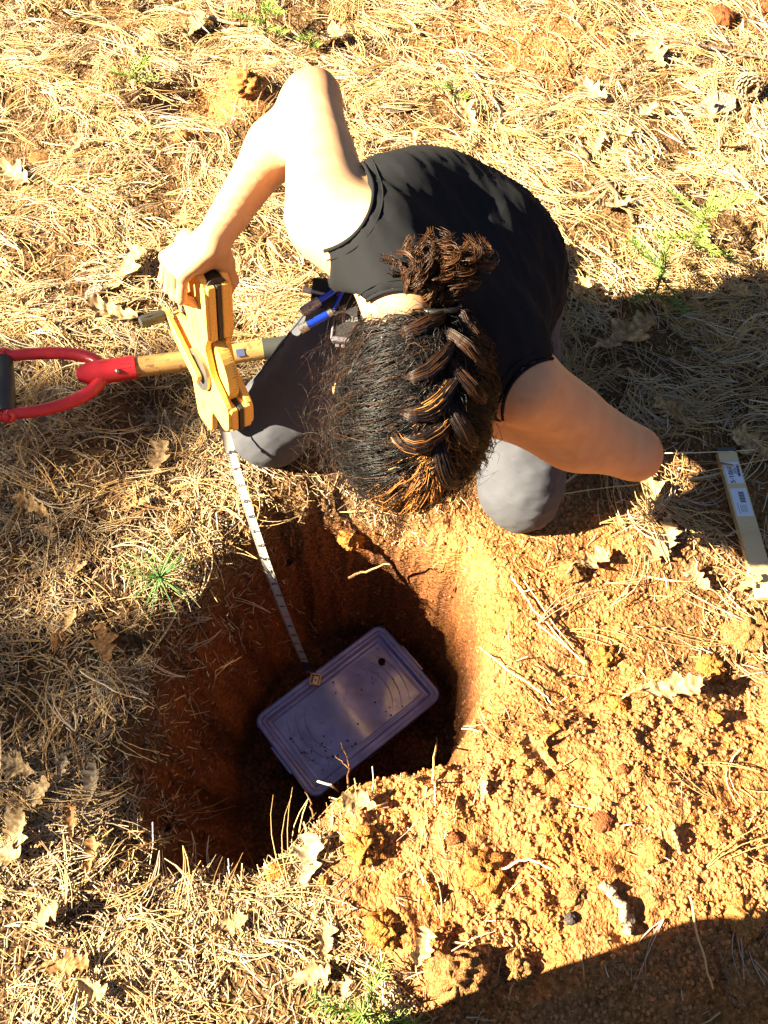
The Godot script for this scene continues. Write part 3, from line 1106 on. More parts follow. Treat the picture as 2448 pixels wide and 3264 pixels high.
func build_hair(her: Node3D) -> void:
	var dark := Color(0.011, 0.009, 0.008)
	var brown := Color(0.060, 0.024, 0.010)
	var ginger := Color(0.36, 0.14, 0.034)
	var gold := Color(0.55, 0.31, 0.09)
	# the mass below the strands
	var f := Field.new(head_at - Vector3.ONE * 0.185, head_at + Vector3.ONE * 0.185, 0.0065)
	f.blob(local(0, 0.012, -0.004), Basis(head.x * HAIR.x, head.y * HAIR.y, head.z * HAIR.z), 0.01)
	f.limb(local(0, -0.16, 0.13), local(0, -0.05, 0.12), 0.075, 0.062, 0.0, Vector3.ZERO, 1.0, 1)  # the face stays free
	f.limb(local(0, -0.20, 0.02), local(0, -0.16, -0.02), 0.10, 0.09, 0.0, Vector3.ZERO, 1.0, 1)
	for s in [-1.0, 1.0]:
		f.limb(local(0.13 * s, -0.030, 0.004), local(0.085 * s, -0.012, 0.0), 0.026, 0.024, 0.0, Vector3.ZERO, 1.0, 1)  # ears
	var cap := Shape.new()
	cap.tint = dark
	f.net(cap)
	for k in cap.v.size():
		cap.v[k] += cap.n[k] * (0.004 * mid.get_noise_3dv(cap.v[k] * 5.0) - 0.002)
	var mass := obj("hair", cap, M.hair, her)
	# the line of the braid over the crown
	var path: Array[Vector3] = []
	for p in [[940, 965], [958, 915], [968, 868], [970, 820], [968, 775], [962, 735], [956, 700], [952, 672]]:
		path.append(hair_hit(p[0], p[1]))
	var strands := Shape.new()
	for k in 9500:
		var d := Vector3(rng.randfn(), rng.randfn(), rng.randfn()).normalized()
		if d.y < -0.45 or (d.z > 0.55 and d.y < 0.05):
			continue
		if absf(absf(d.x) - 0.95) < 0.12 and absf(d.y + 0.18) < 0.22 and absf(d.z) < 0.22:
			continue
		var t := clampf((path[0].z - d.z) / (path[0].z - path[-1].z) + rng.randf_range(0.05, 0.30), 0.0, 1.0) * (path.size() - 1)
		var a := mini(int(t), path.size() - 2)
		var goal := path[a].lerp(path[a + 1], t - a).normalized()
		if d.dot(goal) < -0.3:
			continue
		var front := smoothstep(0.10, 0.5, d.z) * smoothstep(0.75, 0.25, absf(d.x + 0.12))
		var streak := wide.get_noise_2d(d.x * 9.0, d.z * 2.0 + 5.0)
		strands.tint = dark
		if rng.randf() < front * (0.75 + 1.1 * streak):
			strands.tint = ginger.lerp(gold, rng.randf() * rng.randf()).lerp(brown, rng.randf() * 0.5)
		elif rng.randf() < 0.12:
			strands.tint = brown
		var pts := PackedVector3Array()
		var radii := PackedFloat32Array()
		var clump := wide.get_noise_3dv(d * 4.2)
		var phase := 6.0 * wide.get_noise_3dv(d * 1.6 + Vector3(4, 4, 4))
		var wave := rng.randf_range(0.003, 0.0065)
		var turns := 2.2 + rng.randfn() * 0.25
		var lift := rng.randf_range(0.0, 0.0045) + 0.012 * clump
		var across := goal.cross(d).normalized()
		var segs := 11
		for q in segs + 1:
			var w := float(q) / segs
			var way := d.lerp(goal, w * rng.randf_range(0.96, 1.0) if q == segs else w).normalized()
			var sway := sin(w * TAU * turns + phase + clump * 3.0) * wave * (1.0 - w * 0.6)
			way += across * sway / 0.12
			pts.append(on_hair(way, lift * sin(w * PI) * 1.6 - 0.003 * (1.0 - w) + 0.0025 * sin(w * TAU * turns + phase + 1.4)))
			radii.append(0.00058 - 0.0002 * w)
		strands.tube(pts, radii, 3, false)
	obj("combed_strands", strands, M.hair, mass)
	# the plaits of the braid, from left and right in turn
	for k in 9:
		var t := k / 8.0 * (path.size() - 1.001)
		var a := int(t)
		var mid_dir := path[a].lerp(path[a + 1], t - a)
		var ahead := (path[a] - path[a + 1]).normalized()
		var over := ahead.cross(mid_dir).normalized() * (1.0 if k % 2 == 0 else -1.0)
		var plait := Shape.new()
		var tone := dark.lerp(brown, 0.3 if k > 5 else 0.06)
		var core := PackedVector3Array()
		var thick := PackedFloat32Array()
		for e in 12:
			var w := e / 11.0
			var way := mid_dir + over * lerpf(0.58, -0.13, w) + ahead * (0.24 - 0.42 * w + 0.16 * sin(w * PI))
			core.append(on_hair(way, -0.004 + 0.017 * sin(w * PI * 0.92 + 0.2)))
			thick.append(0.0098 * pow(sin(PI * (0.10 + 0.80 * w)), 0.7) * (1.0 - 0.25 * t / path.size()))
		plait.tint = dark
		plait.tube(core, thick, 9)
		for q in 170:
			var streaky: bool = k in [1, 3] and rng.randf() < 0.20
			plait.tint = gold.lerp(ginger, sqrt(rng.randf())).lerp(brown, 0.4 * rng.randf()) if streaky else (tone if rng.randf() < 0.8 else brown)
			var phi := rng.randf() * TAU
			var off := rng.randf_range(0.86, 1.0) + 0.30 * pow(rng.randf(), 4.0)
			var wob := rng.randf() * TAU
			var pts := PackedVector3Array()
			var radii := PackedFloat32Array()
			for e in 12:
				var run := (core[mini(e + 1, 11)] - core[maxi(e - 1, 0)]).normalized()
				var e1 := run.cross(Vector3(0.3, 0.7, 0.6)).normalized()
				var e2 := run.cross(e1)
				var a2 := phi + 0.7 * e / 11.0
				pts.append(core[e] + (e1 * cos(a2) + e2 * sin(a2)) * thick[e] * (off + 0.10 * sin(wob + e * 0.9)))
				radii.append(0.00050)
			plait.tube(pts, radii, 3, false)
		obj("plait", plait, M.hair, mass)
	# hair band and the loose curls behind it
	var knot := on_hair(path[-1], 0.004)
	var away := (EYE - knot).normalized()
	knot += away * 0.016
	var back := (Vector3(0.02, 0.5, -0.866) * 0.8 + away * 0.45).normalized()
	var band := Shape.new()
	var ring := PackedVector3Array()
	var ringr := PackedFloat32Array()
	var sx := back.cross(head.y).normalized()
	var sy := back.cross(sx)
	for q in 21:
		var w := TAU * q / 20.0
		ring.append(knot + (sx * cos(w) * 0.022 + sy * sin(w) * 0.014))
		ringr.append(0.0042)
	band.tint = Color(0.012, 0.012, 0.014)
	band.tube(ring, ringr, 6, false)
	obj("hair_band", band, M.hair, mass)
	var curls := Shape.new()
	for k in 70:
		var aim := (back + sx * rng.randf_range(-1.0, 1.0) + sy * rng.randf_range(-0.35, 0.35)).normalized()
		var long := rng.randf_range(0.050, 0.130)
		var w0 := rng.randf() * TAU
		var loops := rng.randf_range(1.2, 2.8)
		var wide_ := rng.randf_range(0.0045, 0.0105)
		var e1 := aim.cross(Vector3(0.3, 0.5, 0.8)).normalized()
		var e2 := aim.cross(e1)
		var tone := dark.lerp(brown, 0.55 * rng.randf()).lerp(ginger, 0.12 * rng.randf() * rng.randf())
		for q in 9:
			curls.tint = tone.lerp(ginger, 0.16 * rng.randf() * rng.randf())
			var shift := Vector3(rng.randfn(), rng.randfn(), rng.randfn()) * 0.0022
			var pts := PackedVector3Array()
			var radii := PackedFloat32Array()
			for e in 23:
				var w := e / 22.0
				var a := w0 + w * TAU * loops
				var grow := smoothstep(0.0, 0.35, w)
				var p := knot + aim * long * (w - 0.28 * w * w) + (e1 * cos(a) + e2 * sin(a)) * wide_ * grow + shift * (0.3 + w) + sx * (0.010 * cos(w0))
				p += away * 0.010 * sin(w * 3.0)
				pts.append(p)
				radii.append(lerpf(0.0007, 0.0004, w))
			curls.tube(pts, radii, 3, false)
	obj("loose_curls", curls, M.hair, mass)
	# fly-away hair
	var frizz := Shape.new()
	for k in 1700:
		var d := Vector3(rng.randfn(), rng.randfn(), rng.randfn()).normalized()
		if d.y < -0.35 or (d.z > 0.75 and d.y < 0.0):
			continue
		var side := smoothstep(-0.2, 0.9, d.x) + 0.6 * smoothstep(0.2, 0.9, d.z)
		if rng.randf() > 0.25 + side:
			continue
		frizz.tint = dark.lerp(brown, 0.45 * rng.randf())
		var root := on_hair(d, -0.004)
		var nn := (head * (d / HAIR)).normalized()
		var aside := nn.cross(Vector3(rng.randfn(), rng.randfn(), rng.randfn())).normalized()
		var long := rng.randf_range(0.010, 0.045) * (0.6 + 0.9 * side)
		var loops := rng.randf_range(0.4, 1.5)
		var curl := rng.randf_range(0.008, 0.022)
		var pts := PackedVector3Array()
		var radii := PackedFloat32Array()
		var other := nn.cross(aside)
		for e in 17:
			var w := e / 16.0
			var a := w * TAU * loops
			pts.append(root + nn * long * (w - 0.25 * w * w) + aside * long * 0.5 * w + (aside * sin(a) + other * (1.0 - cos(a))) * curl)
			radii.append(0.00019)
		frizz.tube(pts, radii, 3, false)
	obj("flyaway_hair", frizz, M.hair, mass)


# ------------------------------------------------------------------ the tape measure
const TOOL_AT := Vector3(-0.2815, 0.273, -0.944)
const TOOL_SIZE := 1.07

func tool_basis() -> Basis:  # x to the front, y up along the frame, z out of the face with the crank
	var y := Vector3(0.10, 0.98, -0.17).normalized()
	var x := Vector3(0.55, 0.0, 0.835)
	x = (x - y * x.dot(y)).normalized()
	return Basis(x, y, x.cross(y))


func tool_point(b: float, a: float, n: float) -> Vector3:
	return TOOL_AT + tool_basis() * Vector3(b, a, n) * TOOL_SIZE


func outline(pts: Array, round := 0.008) -> PackedVector2Array:
	var p := PackedVector2Array()
	for q in pts:
		p.append(Vector2(q[0], q[1]))
	var out := PackedVector2Array()
	for k in p.size():
		var here := p[k]
		var before := p[k - 1]
		var after := p[(k + 1) % p.size()]
		var r := minf(round, 0.45 * minf(here.distance_to(before), here.distance_to(after)))
		var a := here + (before - here).normalized() * r
		var b := here + (after - here).normalized() * r
		for e in 4:
			var t := e / 3.0
			out.append(a.lerp(here, t).lerp(here.lerp(b, t), t))
	return out


func frame(b: float, a: float, n: float) -> Transform3D:
	return Transform3D(tool_basis() * TOOL_SIZE, tool_point(b, a, n))


const TAPE_LIE := Vector3(0.95, 0.07, 0.15)


func build_tape_measure() -> void:
	var o := thing("tape_measure", "yellow open-reel tape measure held in the raised right hand, tape run out", "tape measure")
	var body := outline([[-0.022, -0.118], [0.024, -0.118], [0.030, -0.062], [0.072, -0.072], [0.086, -0.058], [0.086, -0.020], [0.034, 0.010], [0.018, 0.056], [0.030, 0.074], [0.030, 0.160], [0.012, 0.176], [-0.070, 0.176], [-0.092, 0.160], [-0.092, 0.120], [-0.040, 0.086], [-0.032, 0.062], [-0.088, 0.046], [-0.098, 0.030], [-0.092, -0.006], [-0.036, -0.040]], 0.012)
	for s in [-1.0, 1.0]:
		var plate := Shape.new()
		plate.slab(frame(0, 0, 0.0165 * s), body, 0.0050, 0.002)
		obj("side_plate", plate, M.yellow, o)
	# blocks that close the frame at the end of each arm, with a dark gasket between their halves
	for e in [[0.015, 0.118, 0.0150, 0.048], [0.071, -0.042, 0.0150, 0.022], [-0.083, 0.024, 0.0120, 0.018]]:
		for s in [-1.0, 1.0]:
			var half := Shape.new()
			half.bar(frame(e[0], e[1], 0.0108 * s), Vector3(e[2] + 0.002, e[3], 0.0072), 0.003)
			obj("end_block", half, M.yellow, o)
		var gasket := Shape.new()
		gasket.bar(frame(e[0], e[1], 0), Vector3(e[2] + 0.0025, e[3] + 0.0006, 0.0036), 0.0008)
		obj("gasket", gasket, M.black, o)
	var grip := Shape.new()
	var pts := PackedVector3Array()
	var radii := PackedFloat32Array()
	for k in 9:
		pts.append(tool_point(0.026 - 0.110 * k / 8.0, 0.158 - 0.004 * sin(k / 8.0 * PI), 0))
		radii.append(0.0205 - 0.002 * cos(k / 8.0 * TAU))
	grip.tube(pts, radii, 14)
	obj("grip", grip, M.black, o)
	# the reel
	var reel := Shape.new()
	var zs := [-0.0085, -0.0085, 0.0085, 0.0085]
	var rs := [0.020, 0.066, 0.066, 0.020]
	for k in 3:
		for q in 48:
			var w0 := TAU * q / 48.0
			var w1 := TAU * (q + 1) / 48.0
			var c: Array[Vector3] = []
			for e in [[w0, k], [w1, k], [w1, k + 1], [w0, k + 1]]:
				c.append(tool_point(cos(e[0]) * rs[e[1]], sin(e[0]) * rs[e[1]], zs[e[1]]))
			var middle := tool_point(0, 0, 0)
			reel.flat(c[0], c[1], c[2], c[3], (c[0] - middle) if k == 1 else tool_basis().z * (k - 1.0))
	var spool := obj("tape_spool", reel, M.tape_yellow, o)
	var marks := Shape.new()
	for q in 96:
		var w := TAU * q / 96.0
		var rad := Basis(tool_basis().z, w) * tool_basis().x
		var tang := tool_basis().z.cross(rad)
		var long := 0.0045 if q % 5 else 0.010
		var at := TOOL_AT + rad * 0.0664 * TOOL_SIZE - tool_basis().z * (0.0085 * TOOL_SIZE - long / 2)
		marks.flat(at - tang * 0.0004 - tool_basis().z * long / 2, at + tang * 0.0004 - tool_basis().z * long / 2, at + tang * 0.0004 + tool_basis().z * long / 2, at - tang * 0.0004 + tool_basis().z * long / 2, rad)
	obj("graduation", marks, M.ink, spool)
	# worn print on the side plate, a dark outline with rows of strokes
	var print_ := Shape.new()
	for e in [[-0.018, 0.078, 0.0006, 0.022], [0.000, 0.078, 0.0006, 0.022], [-0.009, 0.100, 0.0095, 0.0006], [-0.009, 0.056, 0.0095, 0.0006]]:
		print_.bar(frame(e[0], e[1], 0.0216), Vector3(e[2], e[3], 0.0002), 0.0001)
	for k in 12:
		print_.bar(frame(-0.012 + 0.006 * (k % 2), 0.060 + 0.0032 * k, 0.0216), Vector3(0.0022, 0.0007, 0.0002), 0.0001)
	obj("worn_label", print_, M.ferrule, o)
	print_ = Shape.new()
	for k in 9:
		print_.bar(frame(-0.006 + 0.004 * (k % 3), -0.070 - 0.006 * (k / 3), 0.0216), Vector3(0.0013, 0.0018, 0.0002), 0.0001)
	obj("worn_print", print_, M.ferrule, o)
	# hub, crank and knob
	var hub := Shape.new()
	for e in [[0.0215, 0.0275, 0.034], [0.0275, 0.0275, 0.024]]:
		for q in 40:
			var w0 := TAU * q / 40.0
			var w1 := TAU * (q + 1) / 40.0
			var r1: float = 0.034
			var r2: float = e[2]
			hub.flat(tool_point(cos(w0) * r1, sin(w0) * r1, e[0]), tool_point(cos(w1) * r1, sin(w1) * r1, e[0]), tool_point(cos(w1) * r2, sin(w1) * r2, e[1]), tool_point(cos(w0) * r2, sin(w0) * r2, e[1]), (tool_basis() * Vector3(cos(w0), sin(w0), 0)) if r1 == r2 else tool_basis().z)
	var cone := []
	for q in 40:
		cone.append([cos(TAU * q / 40.0) * 0.0255, sin(TAU * q / 40.0) * 0.0255])
	hub.slab(frame(0, 0, 0.0240), outline(cone, 0.0001), 0.0022, 0.0004)
	obj("hub", hub, M.steel, o)
	var lever := Shape.new()
	var dir := Vector3(-0.86, 0.48, 0).normalized()
	var lb := Basis(dir, Vector3(0, 0, 1).cross(dir), Vector3(0, 0, 1))
	var lt := Transform3D(tool_basis() * lb * TOOL_SIZE, tool_point(0, 0, 0.0325))
	lever.slab(lt, outline([[-0.018, -0.011], [0.10, -0.009], [0.112, 0.0], [0.10, 0.009], [-0.018, 0.011]], 0.008), 0.0042, 0.0016)
	var crank := obj("crank", lever, M.yellow, o)
	var knob := Shape.new()
	var kp := PackedVector3Array()
	var kr := PackedFloat32Array()
	for e in [[0.0367, 0.0085], [0.042, 0.0105], [0.050, 0.0100], [0.062, 0.0088], [0.072, 0.0096], [0.076, 0.0080]]:
		kp.append(tool_point(dir.x * 0.098, dir.y * 0.098, e[0]))
		kr.append(e[1])
	knob.tube(kp, kr, 14)
	for k in 9:
		var w := TAU * k / 9.0
		var side := tool_basis() * Vector3(cos(w), sin(w), 0) * 0.0095
		knob.tube(PackedVector3Array([kp[1] + side, kp[4] + side * 0.92]), PackedFloat32Array([0.0013, 0.0013]), 5)
	obj("knob", knob, M.ferrule, crank)
	# the red throat and the tape down to the lid
	var throat := Shape.new()
	throat.bar(frame(-0.006, -0.090, 0), Vector3(0.016, 0.026, 0.0112), 0.001)
	obj("throat", throat, M.orange, o)
	var lip := Shape.new()
	lip.bar(frame(0.016, -0.113, 0), Vector3(0.0035, 0.0035, 0.011), 0.001)
	obj("lip", lip, M.steel, o)
	var a := tool_point(0.021, -0.112, 0)
	var b := deep(660, 1448, 1.887)
	b = level(668, 1453, LID_TOP + 0.006)
	var c := a.lerp(b, 0.5) + Vector3(-0.016, -0.022, 0.006)
	c = EYE + (c - EYE) * 0.90
	var out := tool_basis().z * -1.0
	var strip := Shape.new()
	var under := Shape.new()
	var digits := Shape.new()
	var reds := Shape.new()
	var steps := 60
	var total := 0.0
	var curve := Curve3D.new()
	curve.bake_interval = 0.004
	for k in steps + 1:
		var t := float(k) / steps
		curve.add_point(a.lerp(c, t).lerp(c.lerp(b, t), t))
	total = curve.get_baked_length()
	var width := 0.0084
	var prev := []
	for k in steps + 1:
		var s := total * k / steps
		var p := curve.sample_baked(s)
		var tang := (curve.sample_baked(minf(s + 0.01, total)) - curve.sample_baked(maxf(s - 0.01, 0))).normalized()
		var lie := out.lerp(TAPE_LIE, smoothstep(0.0, 0.16, s / total))
		var side := (lie - tang * lie.dot(tang)).normalized()
		var face := side.cross(tang)
		if face.z < 0:
			face = -face
		var row := []
		for e in 5:
			var u := (e - 2) / 2.0
			row.append([p + side * u * width + face * 0.0003 * (u * u), (face - side * u * 0.25).normalized()])
		if prev.size():
			for e in 4:
				var base := strip.v.size()
				for w in [prev[e], prev[e + 1], row[e + 1], row[e]]:
					strip.vert(w[0], w[1])
				strip.quad(base, base + 1, base + 2, base + 3)
				base = strip.v.size()
				for w in [prev[e], prev[e + 1], row[e + 1], row[e]]:
					strip.vert(w[0] - w[1] * 0.0003, -w[1])
				strip.quad(base, base + 1, base + 2, base + 3)
		prev = row
	var tape := obj("tape", strip, M.tape, o)
	var tick := 0.00305
	var k := 0
	while k * tick < total - 0.05:
		var s := total - k * tick
		var feet := k + 30
		var place := tape_frame(curve, s, total, out)
		var long := 0.0032 if feet % 10 else 0.0105
		if feet % 5 == 0 and feet % 10:
			long = 0.0045
		if k > 14:
			var t := place
			t.origin += place.basis.x * (-width + 0.0004 + long / 2.0) + place.basis.z * 0.0009
			digits.bar(t, Vector3(long / 2.0, 0.00055, 0.00008), 0.00002)
		if k > 14 and feet % 10 == 0:
			var tenth := (feet / 10) % 10
			var big := "F" if tenth == 0 else str(tenth)
			lettering(reds if tenth == 0 else digits, big, place, 0.0150, Vector3(0.0022, 0.0014, 0.0010))
		if k > 14 and k < 150 and feet % 10 == 4:
			lettering(reds, str(feet % 7 + 1), place, 0.0052, Vector3(0.0035, 0.0, 0.0010))
		k += 1
	obj("tape_print", digits, M.ink, tape)
	obj("red_print", reds, M.red_ink, tape)
	# dark end piece and brass hook on the lid
	var tail := Shape.new()
	var e0 := tape_frame(curve, total - 0.045, total, out)
	var e1 := tape_frame(curve, total - 0.012, total, out)
	tail.bar(Transform3D(e1.basis, e1.origin.lerp(e0.origin, 0.5) + e1.basis.z * 0.0012), Vector3(width + 0.0006, 0.021, 0.0010), 0.0004)
	obj("end_sleeve", tail, M.black, tape)
	var clip := Shape.new()
	for q in 4:
		clip.bar(Transform3D(e1.basis, e1.origin + e1.basis.z * 0.0016 + e1.basis.x * (q - 1.5) * 0.0030 - e1.basis.y * 0.006), Vector3(0.0010, 0.006, 0.0012), 0.0004)
	obj("crimp", clip, M.brass, tape)
	var hook := Shape.new()
	var hx := Vector3(e1.basis.x.x, 0, e1.basis.x.z).normalized()
	var hook_at := Transform3D(Basis(hx, Vector3.UP.cross(hx).normalized() * -1.0, Vector3.UP) * 1.3, level(681, 1468, LID_TOP + 0.0042))
	for q in [[0.0, 0.0085, 0.0085, 0.0011], [0.0, -0.0085, 0.0085, 0.0011]]:
		hook.bar(Transform3D(hook_at.basis, hook_at * Vector3(q[0], q[1], 0.001)), Vector3(q[2], q[3], 0.002), 0.0006)
	for q in [-1.0, 1.0]:
		hook.bar(Transform3D(hook_at.basis, hook_at * Vector3(0.0078 * q, 0, 0.001)), Vector3(0.0010, 0.0085, 0.002), 0.0006)
	hook.bar(Transform3D(hook_at.basis, hook_at * Vector3(0.001, 0.001, 0)), Vector3(0.0042, 0.0070, 0.0008), 0.0003)
	obj("hook", hook, M.brass, tape)
	var rivet := Shape.new()
	rivet.bar(Transform3D(hook_at.basis, hook_at * Vector3(0.001, 0.001, 0.0012)), Vector3(0.0012, 0.0012, 0.0006), 0.0005)
	obj("rivet", rivet, M.black, tape)


# x across the tape (towards the right of the picture), y along it to the case, z out of its face
func tape_frame(curve: Curve3D, s: float, total: float, out: Vector3) -> Transform3D:
	var p := curve.sample_baked(s)
	var tang := (curve.sample_baked(maxf(s - 0.01, 0)) - curve.sample_baked(minf(s + 0.01, total))).normalized()
	var lie := out.lerp(TAPE_LIE, smoothstep(0.0, 0.16, s / total))
	var side := (lie - tang * lie.dot(tang)).normalized()
	var face := side.cross(tang)
	if face.z < 0:
		face = -face
		side = -side
	return Transform3D(Basis(side, tang, face), p)


# raised lettering whose lines read along y and stand towards -x
func lettering(into: Shape, text: String, at: Transform3D, high: float, shift: Vector3, turned := true) -> void:
	var t := TextMesh.new()
	t.text = text
	var font := SystemFont.new()
	font.font_names = PackedStringArray(["Droid Sans"])
	font.font_weight = 700
	t.font = font
	t.font_size = 32
	t.pixel_size = high / 32.0
	t.depth = 0.0001
	t.curve_step = 2.0
	var turn := Basis(Vector3(0, 0, 1), PI / 2) if turned else Basis()
	var m := Transform3D(at.basis * turn, at * shift)
	for n in t.get_surface_count():
		var a := t.surface_get_arrays(n)
		var v: PackedVector3Array = a[Mesh.ARRAY_VERTEX]
		var nn: PackedVector3Array = a[Mesh.ARRAY_NORMAL]
		var ii: PackedInt32Array = a[Mesh.ARRAY_INDEX]
		var base := into.v.size()
		for k in v.size():
			into.vert(m * v[k], (m.basis * nn[k]).normalized())
		for k in ii:
			into.i.append(base + k)


# ------------------------------------------------------------------ the shovel
func build_shovel() -> void:
	var o := thing("shovel", "red D-handled shovel with wooden shaft lying left of the kneeling woman", "shovel")
	var left := deep(26, 830, 1.63)
	var right := deep(640, 745, 1.70)
	var x := (right - left).normalized()
	var y := Vector3.UP
	y = (y - x * y.dot(x)).normalized()
	var z := x.cross(y)  # towards the viewer
	# tilt the D a little about the shaft
	var tilt := Basis(x, deg_to_rad(8.0))
	var b := Basis(x, tilt * z, tilt * -y)  # x along, y across the D, z thickness
	b = Basis(x, tilt * z, x.cross(tilt * z))
	var t := Transform3D(b, left)
	var loop := Shape.new()
	for s in [-1.0, 1.0]:
		var pts := PackedVector3Array()
		var radii := PackedFloat32Array()
		for k in 15:
			var w := k / 14.0
			var across := 0.062 * sqrt(maxf(0.0, 1.0 - pow(minf(w * 1.02, 1.0), 2.2))) + 0.006 * w
			pts.append(t * Vector3(-0.010 + 0.175 * w, across * s, 0.004 * sin(w * PI)))
			radii.append(0.0108 + 0.002 * w)
		loop.tube(pts, radii, 10)
		loop.lump(t * Vector3(-0.010, 0.0655 * s, 0), Vector3(0.017, 0.013, 0.015), wide, 0.0, 8, b)
	var sock := PackedVector3Array()
	var sockr := PackedFloat32Array()
	for e in [[0.118, 0.012], [0.135, 0.020], [0.150, 0.0225], [0.185, 0.0225], [0.225, 0.0225], [0.2255, 0.0195]]:
		sock.append(t * Vector3(e[0], 0, 0))
		sockr.append(e[1])
	loop.tube(sock, sockr, 20)
	var red := obj("handle_frame", loop, M.red, o)
	var rivet := Shape.new()
	rivet.lump(t * Vector3(0.188, 0.003, 0.0) + (EYE - left).normalized() * 0.0215, Vector3.ONE * 0.0048, wide, 0.0, 8)
	obj("rivet", rivet, M.steel, red)
	var ribs := Shape.new()
	for k in 4:
		var w := (k - 1.5) * 0.35
		var nrm := (b * Vector3(0, sin(w), -cos(w))).normalized()
		if nrm.y < 0:
			nrm = (b * Vector3(0, sin(w), cos(w))).normalized()
		ribs.bar(Transform3D(b, t * Vector3(0.205, 0, 0) + nrm * 0.0222), Vector3(0.012, 0.0008, 0.0008), 0.0003)
	obj("moulded_rib", ribs, M.red, red)
	var bar := Shape.new()
	bar.tube(PackedVector3Array([t * Vector3(-0.012, -0.058, 0), t * Vector3(-0.012, -0.054, 0), t * Vector3(-0.012, 0, 0), t * Vector3(-0.012, 0.054, 0), t * Vector3(-0.012, 0.058, 0)]), PackedFloat32Array([0.0150, 0.0165, 0.0170, 0.0165, 0.0150]), 18)
	obj("grip_bar", bar, M.black, o)
	var shaft := Shape.new()
	var sp := PackedVector3Array()
	var sr := PackedFloat32Array()
	for k in 12:
		sp.append(t * Vector3(0.224 + 0.242 * k / 11.0, 0, 0.002 * sin(k / 11.0 * PI)))
		sr.append(0.0190)
	shaft.tube(sp, sr, 22)
	var wood := obj("shaft", shaft, M.wood, o)
	var sticker := Shape.new()
	var toward := (EYE - t * Vector3(0.425, 0, 0)).normalized()
	toward = (toward - x * toward.dot(x)).normalized()
	sticker.bar(Transform3D(Basis(x, toward.cross(x), toward), t * Vector3(0.420, 0, 0.0) + toward * 0.0187), Vector3(0.008, 0.007, 0.0006), 0.0002)
	obj("worn_sticker", sticker, M.header, wood)
	var fer := Shape.new()
	fer.tube(PackedVector3Array([t * Vector3(0.463, 0, 0), t * Vector3(0.4635, 0, 0), t * Vector3(0.60, 0, 0), t * Vector3(0.68, 0, 0)]), PackedFloat32Array([0.0185, 0.0205, 0.0205, 0.016]), 20)
	obj("ferrule", fer, M.ferrule, o)
	var blade := Shape.new()
	blade.slab(Transform3D(Basis(x, z, x.cross(z)), t * Vector3(0.66, 0, 0) + Vector3(0, -0.012, 0)), outline([[0.0, -0.09], [0.13, -0.10], [0.22, -0.06], [0.26, 0.0], [0.22, 0.06], [0.13, 0.10], [0.0, 0.09]], 0.02), 0.002, 0.0008)
	obj("blade", blade, M.steel, o)


# ------------------------------------------------------------------ the storage box
const LID_TOP := -0.388

